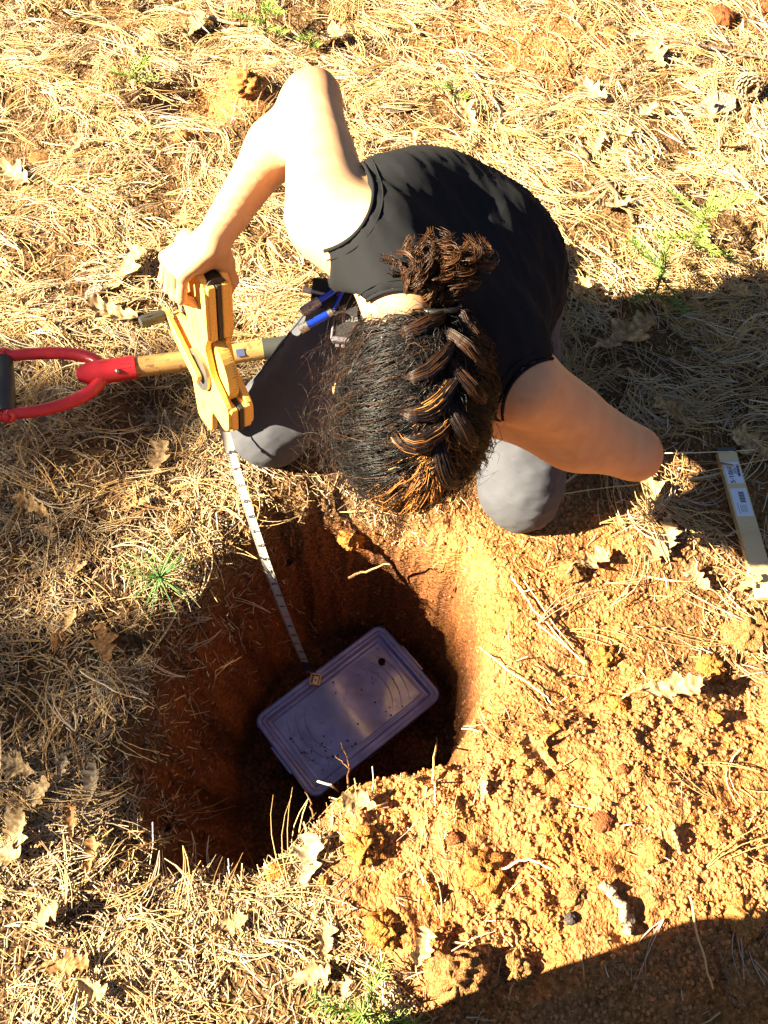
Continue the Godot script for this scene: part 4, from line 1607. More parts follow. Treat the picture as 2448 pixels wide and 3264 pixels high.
func build_storage_box() -> void:
	var o := thing("storage_box", "clear lilac plastic storage box with recessed lid standing in the pit", "storage box")
	var c: Array[Vector3] = [level(557, 1555, LID_TOP), level(820, 1355, LID_TOP), level(945, 1500, LID_TOP), level(680, 1715, LID_TOP)]
	var middle := (c[0] + c[1] + c[2] + c[3]) / 4.0
	var x := ((c[1] - c[0]) + (c[2] - c[3])).normalized()
	var z := x.cross(Vector3.UP).normalized()
	if z.dot(c[3] - c[0]) < 0:
		z = -z
	var hx := ((c[1] - c[0]).length() + (c[2] - c[3]).length()) / 4.0 + 0.010
	var hz := ((c[3] - c[0]).length() + (c[2] - c[1]).length()) / 4.0 + 0.010
	var t := Transform3D(Basis(x, Vector3.UP, -x.cross(Vector3.UP) if x.cross(Vector3.UP).dot(z) < 0 else x.cross(Vector3.UP)), middle)
	t.basis.z = x.cross(Vector3.UP)
	# rings from the skirt over the rim into the recess: half sizes shrink, corners stay round
	var lid := Shape.new()
	var prof := [[0.000, -0.020], [0.000, -0.004], [0.0015, -0.001], [0.004, 0.0], [0.008, 0.0], [0.0095, -0.0015], [0.012, -0.0015], [0.0135, 0.0], [0.018, 0.0], [0.0195, -0.002], [0.0225, -0.0105], [0.024, -0.0115], [0.030, -0.0112], [0.0315, -0.010], [0.034, -0.010], [0.0355, -0.0115]]
	box_rings(lid, t, hx, hz, 0.024, prof, true)
	var top := obj("lid", lid, M.lid, o)
	# mitred ribs of the rim, one at each corner and two on each side
	for sx in [-1.0, 1.0]:
		for sz in [-1.0, 1.0]:
			var rib := Shape.new()
			rib.tube(PackedVector3Array([t * Vector3((hx - 0.008) * sx, -0.0003, (hz - 0.008) * sz), t * Vector3((hx - 0.019) * sx, -0.001, (hz - 0.019) * sz), t * Vector3((hx - 0.024) * sx, -0.010, (hz - 0.024) * sz)]), PackedFloat32Array([0.0010, 0.0011, 0.0008]), 6)
			obj("rim_rib", rib, M.lid, top)
	for e in [[0.10, 1.0, 0], [-0.10, 1.0, 0], [0.10, -1.0, 0], [-0.10, -1.0, 0], [0.045, 1.0, 1], [-0.045, 1.0, 1], [0.045, -1.0, 1], [-0.045, -1.0, 1]]:
		var rib := Shape.new()
		var p: Vector3
		var q: Vector3
		if e[2] == 0:
			p = Vector3(e[0], 0.0, (hz - 0.003) * e[1])
			q = Vector3(e[0], -0.0005, (hz - 0.020) * e[1])
		else:
			p = Vector3((hx - 0.003) * e[1], 0.0, e[0])
			q = Vector3((hx - 0.020) * e[1], -0.0005, e[0])
		rib.tube(PackedVector3Array([t * p, t * q, t * (q * Vector3(0.985, 1, 0.985) + Vector3(0, -0.009, 0))]), PackedFloat32Array([0.0010, 0.0011, 0.0007]), 6)
		obj("rim_rib", rib, M.lid, top)
	# raised arcs of the panel
	for s in [-1.0, 1.0]:
		for k in 3:
			var arc := Shape.new()
			var pts := PackedVector3Array()
			var radii := PackedFloat32Array()
			var r := 0.085 + 0.018 * k
			for q in 25:
				var w := lerpf(-0.72, 0.72, q / 24.0) * (0.095 / r)
				pts.append(t * Vector3((0.010 + r * cos(w)) * s, -0.0116, r * sin(w) * 1.0))
				radii.append(0.0016 * sin(PI * (0.08 + 0.84 * q / 24.0)))
			arc.tube(pts, radii, 5)
			obj("raised_arc", arc, M.lid, top)
	# the tub below
	var tub := Shape.new()
	box_rings(tub, t, hx - 0.010, hz - 0.010, 0.022, [[0.0, -0.010], [0.0, -0.020], [0.003, -0.030], [0.012, -0.105], [0.018, -0.112], [0.03, -0.113]], true)
	obj("tub", tub, M.lid, o)
	for s in [-1.0, 1.0]:
		var latch := Shape.new()
		latch.bar(Transform3D(t.basis, t * Vector3((hx + 0.001) * s, -0.016, 0)), Vector3(0.004, 0.013, 0.035), 0.002)
		obj("latch", latch, M.lid, o)
	# dirt that fell on the lid
	var where := []
	var tints := []
	for k in 190:
		var p := Vector3(rng.randf_range(-1, 1) * (hx - 0.04), -0.0105, rng.randf_range(-1, 1) * (hz - 0.04))
		if k < 110:
			var hub: Vector3 = pick([Vector3(-0.105, 0, 0.055), Vector3(-0.125, 0, -0.02), Vector3(-0.07, 0, 0.07), Vector3(0.07, 0, 0.065), Vector3(-0.11, 0, 0.02)])
			p = Vector3(clampf(hub.x + rng.randfn() * 0.016, -hx + 0.04, hx - 0.04), -0.0105, clampf(hub.z + rng.randfn() * 0.011, -hz + 0.04, hz - 0.04))
		var s := 0.0007 + 0.0022 * pow(rng.randf(), 4.0)
		where.append(Transform3D(Basis.from_euler(Vector3(rng.randf(), rng.randf() * TAU, rng.randf())).scaled(Vector3.ONE * s), t * p))
		tints.append(Color(0.035, 0.02, 0.012).lerp(Color(0.16, 0.06, 0.02), rng.randf() * rng.randf()))
	var grit := Shape.new()
	grit.lump(Vector3.ZERO, Vector3(1, 0.7, 0.8), fine, 0.5, 4)
	tag(many("soil_specks", grit.mesh(), M.crumb, where, tints), "dark specks of soil scattered on the recessed lilac box lid", "soil specks", "", "stuff")
	var clod := Shape.new()
	clod.tint = Color(0.05, 0.022, 0.012)
	clod.lump(t * Vector3(0.118, -0.007, -0.035), Vector3(0.008, 0.006, 0.007), fine, 0.5, 8)
	tag(obj("soil_clod", clod, M.clod), "small dark soil clod lying on the box lid near its right corner", "clod")


# a tray made of rounded rectangles, each given as how far in from the edge and how high
func box_rings(into: Shape, t: Transform3D, hx: float, hz: float, round: float, prof: Array, fill: bool) -> void:
	var around := 40
	var base := into.v.size()
	for e in prof:
		var r := maxf(round - e[0], 0.004)
		for k in around + 1:
			var q := (k % around) / 10
			var w: float = PI / 2 * q + PI / 2 * ((k % around) % 10) / 9.0
			var cx: float = (hx - e[0] - r) * (1.0 if q in [0, 3] else -1.0)
			var cz: float = (hz - e[0] - r) * (1.0 if q in [0, 1] else -1.0)
			into.vert(t * Vector3(cx + cos(w) * r, e[1], cz + sin(w) * r), Vector3.UP)
	for e in prof.size() - 1:
		for k in around:
			var q := base + e * (around + 1) + k
			into.quad(q, q + 1, q + around + 2, q + around + 1)
	if fill:
		var last := base + (prof.size() - 1) * (around + 1)
		var hub := into.vert(t * Vector3(0, prof[-1][1], 0), Vector3.UP)
		for k in around:
			into.i.append_array([hub, last + k, last + k + 1])
	into.smooth_from(base)


# ------------------------------------------------------------------ the measuring strip at the right
func build_strip() -> void:
	var o := thing("measuring_strip", "cream strip with white product stickers lying half in shadow at far right", "wooden strip")
	var a := spot(1652, 1300, 0.012)
	var b := spot(1563, 986, 0.012)
	var y := (b - a).normalized()
	var x := y.cross(Vector3.UP).normalized()
	if x.x < 0:
		x = -x
	var z := x.cross(y)
	if z.y < 0:
		z = -z
	var t := Transform3D(Basis(x, y, z), a.lerp(b, 0.5))
	var half := a.distance_to(b) / 2
	var bar := Shape.new()
	bar.bar(t, Vector3(0.0185, half, 0.0065), 0.0012)
	obj("bar", bar, M.cream, o)
	var cap := Shape.new()
	cap.bar(Transform3D(t.basis, t * Vector3(0, half + 0.003, 0)), Vector3(0.0187, 0.006, 0.0067), 0.0012)
	obj("end_cap", cap, M.ferrule, o)
	for e in [[0.050, 0.024, "5-1860"], [0.115, 0.030, ""]]:
		var label := Shape.new()
		var at := Transform3D(t.basis, t * Vector3(0.0005, half - e[0], 0.00665))
		label.bar(at, Vector3(0.0150, e[1], 0.00012), 0.00004)
		var sheet := obj("sticker", label, M.paper, o)
		var ink := Shape.new()
		var dark := Shape.new()
		at.origin += at.basis.z * 0.0002
		if e[2]:
			# lines run from the far end to the near one, read with the head tilted left
			lettering(ink, e[2], Transform3D(Basis(at.basis.x, at.basis.y, at.basis.z), at.origin), 0.0125, Vector3(-0.0050, -0.004, 0), true)
			for k in 3:
				dark.bar(Transform3D(at.basis, at * Vector3(0.0108 - 0.0004 * k, 0.014 - 0.009 * k, 0)), Vector3(0.0024, 0.0042, 0.0001), 0.00003)
			for k in 4:
				ink.bar(Transform3D(at.basis, at * Vector3(0.0062 - 0.0018 * k, 0.004, 0)), Vector3(0.0004, 0.008 - 0.001 * k, 0.0001), 0.00003)
		else:
			for k in 22:
				ink.bar(Transform3D(at.basis, at * Vector3(0.003, 0.022 - 0.0011 * k + 0.0003 * (k % 3), 0)), Vector3(0.0052, 0.0002 + 0.00016 * (k * 7 % 3), 0.0001), 0.00003)
			for k in 4:
				ink.bar(Transform3D(at.basis, at * Vector3(-0.0085, -0.004 - 0.006 * k, 0)), Vector3(0.0004, 0.0024, 0.0001), 0.00003)
			for k in 5:
				ink.bar(Transform3D(at.basis, at * Vector3(0.006 - 0.0025 * k, -0.014, 0)), Vector3(0.0003, 0.008, 0.0001), 0.00003)
		obj("sticker_print", ink, M.ink, sheet)
		if dark.v.size():
			obj("sticker_header", dark, M.header, sheet)


# ------------------------------------------------------------------ what lies in the shade of her lap
func build_pocket_things() -> void:
	var d := 1.42
	var p := [deep(683, 694, d), deep(672, 655, d - 0.005), deep(655, 633, d), deep(735, 632, d - 0.01)]
	# a slack dark pocket bag, hung from the shirt, that carries them
	var bag := thing("pouch", "black pouch with grey lettering and lilac trim hanging in front of her lap", "pouch")
	var px := (deep(790, 700, d) - deep(700, 690, d)).normalized()
	var py := (deep(745, 640, d) - deep(745, 740, d)).normalized()
	py = (py - px * py.dot(px)).normalized()
	var pz := px.cross(py)
	var bt := Transform3D(Basis(px, py, pz), deep(748, 690, d + 0.006))
	var s := Shape.new()
	s.bar(bt, Vector3(0.020, 0.042, 0.005), 0.004)
	obj("bag", s, M.pouch, bag)
	var flap := Shape.new()
	flap.bar(Transform3D(bt.basis, bt * Vector3(-0.030, 0.036, 0.004)), Vector3(0.030, 0.024, 0.004), 0.003)
	obj("pocket_flap", flap, M.pouch, bag)
	var trim := Shape.new()
	trim.bar(Transform3D(bt.basis, bt * Vector3(0.0, -0.034, 0.003)), Vector3(0.0205, 0.0048, 0.0055), 0.003)
	trim.bar(Transform3D(bt.basis, bt * Vector3(-0.0195, -0.018, 0.003)), Vector3(0.0022, 0.018, 0.0050), 0.002)
	obj("lilac_trim", trim, M.lilac, bag)
	for k in 3:
		var tooth := Shape.new()
		tooth.bar(Transform3D(bt.basis, bt * Vector3(-0.009 + 0.0095 * k, -0.044, 0.003)), Vector3(0.0034, 0.0024, 0.003), 0.001)
		obj("zip_end", tooth, M.lilac, bag)
	var word := Shape.new()
	lettering(word, "MEDIA", bt, 0.0125, Vector3(0, 0.0, 0.0054), false)
	obj("lettering", word, M.print_grey, bag)
	var strap := Shape.new()
	var hang := PackedVector3Array([bt * Vector3(0, 0.040, 0), bt * Vector3(0.02, 0.075, 0.01), NECK + Vector3(-0.035, -0.085, 0.02), NECK + Vector3(-0.052, -0.035, 0.005)])
	strap.tube(hang, PackedFloat32Array([0.0016, 0.0016, 0.0016, 0.0016]), 6)
	obj("cord", strap, M.trousers, bag)
	# small torch
	var torch := thing("penlight", "blue metal penlight with silver ends beside the black pouch", "flashlight")
	var a := deep(648, 712, d - 0.012)
	var b := deep(718, 674, d - 0.012)
	for e in [["head", 0.0, 0.24, 0.0078, M.steel], ["barrel", 0.24, 0.86, 0.0064, M.blue], ["tail_cap", 0.86, 1.0, 0.0060, M.steel]]:
		var part := Shape.new()
		var u: Vector3 = a.lerp(b, e[1])
		var v: Vector3 = a.lerp(b, e[2])
		part.tube(PackedVector3Array([u, u.lerp(v, 0.04), u.lerp(v, 0.96), v]), PackedFloat32Array([e[3] * 0.9, e[3], e[3], e[3] * 0.9]), 16)
		obj(e[0], part, e[4], torch)
	var cap := thing("pen", "short silver pen cap catching the sun above the blue penlight", "pen")
	a = deep(652, 675, d - 0.008)
	b = deep(690, 650, d - 0.008)
	var barrel := Shape.new()
	barrel.tube(PackedVector3Array([a, a.lerp(b, 0.06), a.lerp(b, 0.94), b]), PackedFloat32Array([0.0070, 0.0082, 0.0082, 0.0075]), 16)
	obj("cap", barrel, M.steel, cap)
	var tail := Shape.new()
	tail.tube(PackedVector3Array([b, b + (b - a).normalized() * 0.05]), PackedFloat32Array([0.0055, 0.0050]), 12)
	obj("barrel", tail, M.blue, cap)
	var clip := thing("pen", "slim white pen clipped to the trousers by her right hip", "pen")
	a = deep(655, 625, d)
	b = deep(712, 640, d)
	for e in [["tip", 0.0, 0.30, 0.0048, M.white], ["barrel", 0.30, 1.0, 0.0038, M.steel]]:
		var part := Shape.new()
		part.tube(PackedVector3Array([a.lerp(b, e[1]), a.lerp(b, e[2])]), PackedFloat32Array([e[3], e[3]]), 12)
		obj(e[0], part, e[4], clip)
	for e in [["blue ball pen standing in the dark pocket under the shirt strap", M.blue, 0.0], ["red ball pen standing behind the blue one in the dark pocket", M.red, 1.0]]:
		var pen := thing("pen", e[0], "pen")
		a = deep(722 - 3.0 * e[2], 668, d + 0.002 + 0.01 * e[2])
		b = deep(748 - 8.0 * e[2], 612 - 4.0 * e[2], d - 0.02 + 0.01 * e[2])
		var part := Shape.new()
		part.tube(PackedVector3Array([a, a.lerp(b, 0.97), b]), PackedFloat32Array([0.0036, 0.0036, 0.002]), 12)
		obj("barrel", part, e[1], pen)
		var nib := Shape.new()
		nib.tube(PackedVector3Array([a, a + (a - b).normalized() * 0.012]), PackedFloat32Array([0.0034, 0.0012]), 10)
		obj("tip", nib, M.white, pen)


# ------------------------------------------------------------------ plants
func needle(into: Shape, a: Vector3, b: Vector3, bow: Vector3, r: float, segs := 3, sides := 3) -> void:
	var pts := PackedVector3Array()
	var radii := PackedFloat32Array()
	for k in segs + 1:
		var t := float(k) / segs
		pts.append(a.lerp(b, t) + bow * (4.0 * t * (1.0 - t)))
		radii.append(r * (1.0 - 0.55 * t * t))
	into.tube(pts, radii, sides, false)


func fir(px: float, py: float, high: float, lean: Vector2, arms: int, label: String, bright := 1.0) -> void:
	high *= 1.35
	var foot := spot(px, py, -0.005)
	var o := thing("fir_seedling", label, "seedling", foot, "green fir seedlings in the litter")
	var stem := Shape.new()
	stem.tint = Color(0.16, 0.10, 0.05)
	var top := Vector3(lean.x, high, lean.y)
	stem.tube(PackedVector3Array([Vector3.ZERO, top * 0.5 + Vector3(0.003, 0, 0), top]), PackedFloat32Array([0.0022, 0.0017, 0.0009]), 6)
	obj("stem", stem, M.bark, o)
	for k in arms + 1:
		var twig := Shape.new()
		var root := top if k == arms else top * (0.35 + 0.6 * k / maxf(arms, 1))
		var w := k * 2.4 + rng.randf()
		var dir := Vector3(lean.x, high, lean.y).normalized() if k == arms else Vector3(cos(w), 0.25, sin(w)).normalized()
		var long := high * (0.5 if k == arms else 0.75)
		var from := top * 0.45 if k == arms else root
		var to := from + (top - from if k == arms else dir * long)
		twig.tint = Color(0.20, 0.15, 0.06)
		twig.tube(PackedVector3Array([from, to]), PackedFloat32Array([0.0012, 0.0008]), 5)
		var n := int(long / 0.0016)
		for q in n:
			var at := from.lerp(to, (q + rng.randf()) / n)
			var side := dir.cross(Vector3(rng.randfn(), rng.randfn(), rng.randfn())).normalized()
			if k < arms:
				side.y = absf(side.y) * 0.4
			var aim := (side + dir * rng.randf_range(0.3, 0.8)).normalized()
			var g := rng.randf()
			twig.tint = Color(0.12, 0.22, 0.045).lerp(Color(0.28, 0.38, 0.08), g * bright)
			needle(twig, at, at + aim * rng.randf_range(0.016, 0.026), dir * 0.0015, 0.0011, 2)
		obj("twig", twig, M.green, o)


func build_plants() -> void:
	fir(576, 92, 0.085, Vector2(0.0, -0.015), 4, "bright yellow-green fir seedling at the top edge of the litter, tallest back there")
	fir(295, 192, 0.050, Vector2(0.01, 0.0), 3, "small yellow-green fir seedling among needles left of the crumbly soil mound")
	fir(668, 105, 0.035, Vector2(0.01, 0.0), 2, "tiny green fir seedling beside a pale leaf above the raised elbow")
	fir(974, 222, 0.045, Vector2(0.0, -0.01), 2, "small fir seedling in straw behind the dark tank top")
	fir(1400, 668, 0.090, Vector2(0.01, -0.02), 5, "dark green fir seedling at the edge of the woman's shadow", 0.2)
	fir(1478, 560, 0.100, Vector2(0.02, -0.02), 6, "large sunlit yellow-green fir seedling right of the woman's back", 1.3)
	fir(800, 2195, 0.070, Vector2(-0.01, 0.0), 5, "bright green fir seedling cut off by the bottom edge of the frame")
	# pine seedling that lost its footing at the rim
	var foot := spot(374, 1290, -0.01)
	var o := thing("pine_seedling", "little green pine seedling with long needles leaning at the pit's left rim", "seedling", foot)
	var crown := Vector3(-0.012, 0.070, -0.010)
	var stem := Shape.new()
	stem.tint = Color(0.24, 0.16, 0.09)
	stem.tube(PackedVector3Array([Vector3(0.012, -0.02, 0.028), Vector3(0.004, 0.006, 0.010), Vector3(-0.004, 0.03, 0.0), crown]), PackedFloat32Array([0.0018, 0.0021, 0.0018, 0.0016]), 7)
	obj("stem", stem, M.bark, o)
	var green := Shape.new()
	for k in 60:
		var w := rng.randf() * TAU
		var el := rng.randf_range(-0.25, 0.95)
		var dir := Vector3(cos(w) * cos(el), sin(el), sin(w) * cos(el))
		green.tint = Color(0.07, 0.19, 0.05).lerp(Color(0.22, 0.38, 0.12), rng.randf())
		needle(green, crown, crown + dir * rng.randf_range(0.050, 0.078), Vector3(0, 0.004, 0), 0.00095, 4)
	obj("needles", green, M.green, o)
	var root := Shape.new()
	root.tint = Color(0.26, 0.17, 0.10)
	root.tube(PackedVector3Array([Vector3(0.012, -0.02, 0.028), Vector3(0.026, -0.035, 0.045), Vector3(0.034, -0.07, 0.055), Vector3(0.026, -0.11, 0.060)]), PackedFloat32Array([0.0016, 0.0012, 0.0009, 0.0004]), 5)
	root.tube(PackedVector3Array([Vector3(0.012, -0.02, 0.028), Vector3(0.0, -0.035, 0.050), Vector3(0.006, -0.06, 0.060)]), PackedFloat32Array([0.0012, 0.0009, 0.0004]), 5)
	obj("root", root, M.bark, o)


# ------------------------------------------------------------------ oak leaves
func leaf_shape(long: float, broad: float, curl: float, fold: float, seed_: int, torn := 0.0) -> Shape:
	var r := RandomNumberGenerator.new()
	r.seed = seed_
	var s := Shape.new()
	var rows := 34
	var cols := 4
	var lobes := r.randf_range(2.3, 3.3)
	var ph := r.randf_range(-0.15, 0.15)
	var twist := r.randf_range(-0.5, 0.5)
	for k in rows + 1:
		var t := float(k) / rows
		var env := pow(sin(PI * clampf(0.06 + 0.90 * t, 0, 1)), 0.75) * (0.62 + 0.55 * t)
		for c in range(-cols, cols + 1):
			var sgn := signf(c)
			var u := absf(c) / cols
			var saw := 0.5 - 0.5 * cos(TAU * ((t + ph * (1.0 + sgn)) * lobes + 0.15 + 0.5 * wide.get_noise_2d(t * 2.0 + seed_, sgn * 9.0)))
			var wide_ := broad * 0.5 * env * (0.36 + 0.78 * pow(saw, 0.85) * (0.75 + 0.8 * wide.get_noise_2d(t * 1.4 + seed_ * 2.0, sgn * 5.0)))
			wide_ *= 1.0 - torn * clampf(2.0 * wide.get_noise_2d(t * 3.0 + seed_, sgn * 4.0), 0.0, 0.8)
			var x := sgn * u * wide_
			var y := long * (t - 0.5) + u * wide_ * 0.30
			var z := fold * absf(x) + curl * (t - 0.5) * (t - 0.5) * long + 0.06 * long * wide.get_noise_2d(x * 22.0 + seed_ * 3.0, y * 22.0) + twist * x * (t - 0.5)
			z += u * u * curl * wide_ * 0.8
			var shade := 0.90 + 0.25 * mid.get_noise_2d(x * 3.0 + seed_, y * 3.0) - (0.18 if c == 0 else 0.0)
			s.tint = Color(shade, shade * 0.97, shade * 0.93)
			s.vert(Vector3(x, z, -y), Vector3.UP, Vector2(x / long + 0.5, t))
	var w := cols * 2 + 1
	for k in rows:
		for c in w - 1:
			var q := k * w + c
			s.quad(q, q + 1, q + w + 1, q + w)
	s.smooth_from(0)
	return s


func stalk_of(long: float, curl: float) -> Shape:
	var s := Shape.new()
	s.tint = Color(0.45, 0.32, 0.16)
	s.tube(PackedVector3Array([Vector3(0, curl * 0.25 * long, long * 0.47), Vector3(0.004, curl * 0.25 * long + 0.003, long * 0.62), Vector3(0.010, 0.004, long * 0.78)]), PackedFloat32Array([0.0011, 0.0010, 0.0013]), 5)
	return s


func build_leaves() -> void:
	var pale := Color(0.52, 0.40, 0.235)
	var tan_ := Color(0.64, 0.47, 0.24)
	var brown := Color(0.42, 0.24, 0.10)
	var grey := Color(0.52, 0.46, 0.36)
	# place in the photograph, length in metres, turn in degrees (0 points away), colour, curl, label
	var list := [
		[268, 600, 0.150, 35, pale, 0.5, "large pale lobed oak leaf left of the raised right hand"],
		[250, 690, 0.120, -75, pale, 0.9, "curled pale oak leaf just above the red shovel socket"],
		[345, 1010, 0.095, 15, pale, 0.7, "torn pale oak leaf below the shovel shaft, left of the tape"],
		[296, 1100, 0.060, 60, tan_, 0.8, "small tan leaf in litter above the pine seedling"],
		[78, 1105, 0.085, -60, tan_, 0.6, "tan oak leaf near the left edge below the shovel handle"],
		[163, 1238, 0.055, 70, pale, 1.0, "small curled pale leaf left of the pine seedling"],
		[157, 1352, 0.050, 20, tan_, 0.6, "small flat tan leaf midway down the left side of the litter"],
		[232, 1400, 0.085, -20, brown, 0.4, "brown shaded leaf at the pit's left rim"],
		[108, 1160, 0.045, 120, tan_, 0.8, "little tan leaf between two larger ones by the left edge"],
		[50, 1660, 0.080, -70, pale, 0.9, "pale pointed leaf under long needles at the left edge"],
		[208, 1705, 0.095, 5, grey, 0.9, "grey folded leaf hanging at the lower left of the pit"],
		[70, 1735, 0.110, 50, pale, 0.8, "large pale shaded leaf in the lower left litter"],
		[140, 1670, 0.060, 10, grey, 0.7, "small grey crumpled leaf beside the folded grey leaf"],
		[162, 1775, 0.070, -15, brown, 1.1, "russet curled leaf standing up in the lower left litter"],
		[40, 1815, 0.110, 20, pale, 0.7, "bright sunlit leaf at the lower left edge"],
		[20, 1850, 0.080, 100, pale, 0.5, "second bright leaf tucked below the sunlit one at the left edge"],
		[298, 1785, 0.050, 30, tan_, 0.9, "small tan leaf on the shaded slope of the pit's lower left"],
		[205, 1850, 0.070, 0, brown, 0.9, "brown upright leaf below the pit's lower left corner"],
		[95, 1990, 0.095, 60, pale, 0.9, "curled pale leaf in the bottom left litter"],
		[148, 2090, 0.100, 85, brown, 1.0, "long brown leaf lying level in the bottom left litter"],
		[205, 2140, 0.065, 120, pale, 1.0, "small bright pale leaf below the long brown leaf"],
		[668, 2110, 0.100, 80, pale, 0.9, "pale folded leaf near the green seedling at the bottom"],
		[745, 2140, 0.050, 10, pale, 1.2, "white upright leaf tip right above the bottom seedling"],
		[500, 2000, 0.075, 75, pale, 0.8, "bright broken leaf below the pit's lower rim"],
		[705, 2030, 0.065, 0, pale, 1.0, "pale leaf standing in needles below the hanging grey leaf"],
		[672, 1865, 0.105, 10, grey, 0.7, "grey torn leaf hanging on the lump of litter below the box"],
		[775, 1735, 0.075, -75, pale, 0.9, "pale leaf lying at the pit's lower rim below the box"],
		[912, 2050, 0.070, 20, pale, 1.0, "white leaf at the left end of the shaded clods"],
		[1038, 1715, 0.045, 10, pale, 1.0, "little pale leaf in a hollow of the orange heap"],
		[1154, 1625, 0.080, -35, brown, 1.2, "brown rolled leaf at the upper edge of the orange heap"],
		[1437, 1170, 0.085, 10, pale, 0.8, "white sunlit leaf between the left knee and the strip"],
		[1272, 1222, 0.075, 70, pale, 1.0, "crumpled pale leaf below the left knee"],
		[1402, 1078, 0.090, -20, tan_, 1.0, "tan forked leaf below the bent left elbow"],
		[1408, 1208, 0.060, 40, pale, 0.9, "pale leaf under the white sunlit leaf right of the knee"],
		[1440, 1495, 0.110, 85, pale, 0.6, "broad white leaf lying above the orange heap at right"],
		[1500, 1258, 0.060, -30, pale, 0.9, "small pale leaf left of the near end of the strip"],
		[1605, 1272, 0.060, 60, pale, 0.8, "pale leaf under the near end of the strip"],
		[1618, 972, 0.095, -50, tan_, 0.6, "shaded oak leaf beside the far end of the strip"],
		[1345, 738, 0.155, 60, tan_, 0.5, "large shaded oak leaf on the ground right of the tank top"],
		[1445, 898, 0.085, -40, tan_, 0.7, "narrow shaded leaf above the bent left elbow"],
		[42, 395, 0.120, -50, pale, 0.9, "white curled leaf near the left edge above the shovel"],
		[418, 78, 0.120, 20, pale, 0.9, "pale leaf over the hollow at the top left"],
		[716, 98, 0.100, 70, pale, 0.6, "white leaf beside the tiny fir seedling"],
		[170, 325, 0.060, 30, pale, 0.7, "small pale leaf in the upper left litter"],
		[285, 18, 0.080, 0, pale, 0.9, "pale curled leaf at the top edge left of the tall seedling"],
		[1412, 132, 0.100, -25, pale, 1.0, "pale leaf standing by the brown stones at the top right"],
		[1084, 168, 0.060, 80, pale, 0.8, "small pale leaf on the bare soil at the top"],
		[1275, 212, 0.110, -40, pale, 1.1, "rolled pale leaf in straw at the upper right"],
		[1388, 255, 0.080, 60, pale, 0.8, "broad pale leaf in straw left of the reddish stone"],
		[1318, 458, 0.090, 80, pale, 0.9, "pale leaf beside the lower end of the brown stick"],
		[1286, 328, 0.075, 20, pale, 0.9, "curled pale leaf at the upper end of the brown stick"],
		[1345, 312, 0.070, 50, tan_, 1.0, "tan cupped leaf right of the brown stick"],
		[894, 315, 0.050, 0, pale, 1.2, "small white leaf standing against the back of the tank top"],
		[1529, 262, 0.085, 10, pale, 1.0, "pale leaf right of the reddish stone"],
		[1010, 262, 0.090, -30, tan_, 0.8, "tan leaf in straw behind the tank top"],
		[1570, 330, 0.080, 100, pale, 0.8, "pale leaf below the grey bark pieces at the right edge"],
		[1250, 640, 0.070, 40, tan_, 0.8, "tan leaf at the edge of the shadow by her left side"],
		[1590, 640, 0.075, -60, tan_, 0.9, "tan leaf in the far right shadow below the seedlings"],
	]
	for k in list.size():
		var e: Array = list[k]
		var p := spot(e[0], e[1], 0.017)
		var long: float = e[2] * (0.72 if e[1] > 1500 else 0.92)
		var o := thing("oak_leaf", e[6], "leaf", p, "dry oak leaves lying in the litter")
		o.rotation = Vector3(rng.randf_range(-0.1, 0.3), deg_to_rad(-e[3]), rng.randf_range(-0.05, 0.35))
		var s := leaf_shape(long, long * rng.randf_range(0.62, 0.85), e[5] * rng.randf_range(0.35, 0.7), rng.randf_range(-0.15, 0.3), 100 + k, 0.6 if rng.randf() < 0.4 else 0.1)
		var tone: Color = (e[4] as Color).lerp(brown, 0.38 * rng.randf())
		for q in s.c.size():
			s.c[q] = s.c[q] * tone
		obj("blade", s, M.leaf, o)
		obj("stalk", stalk_of(long, e[5]), M.straw, o)


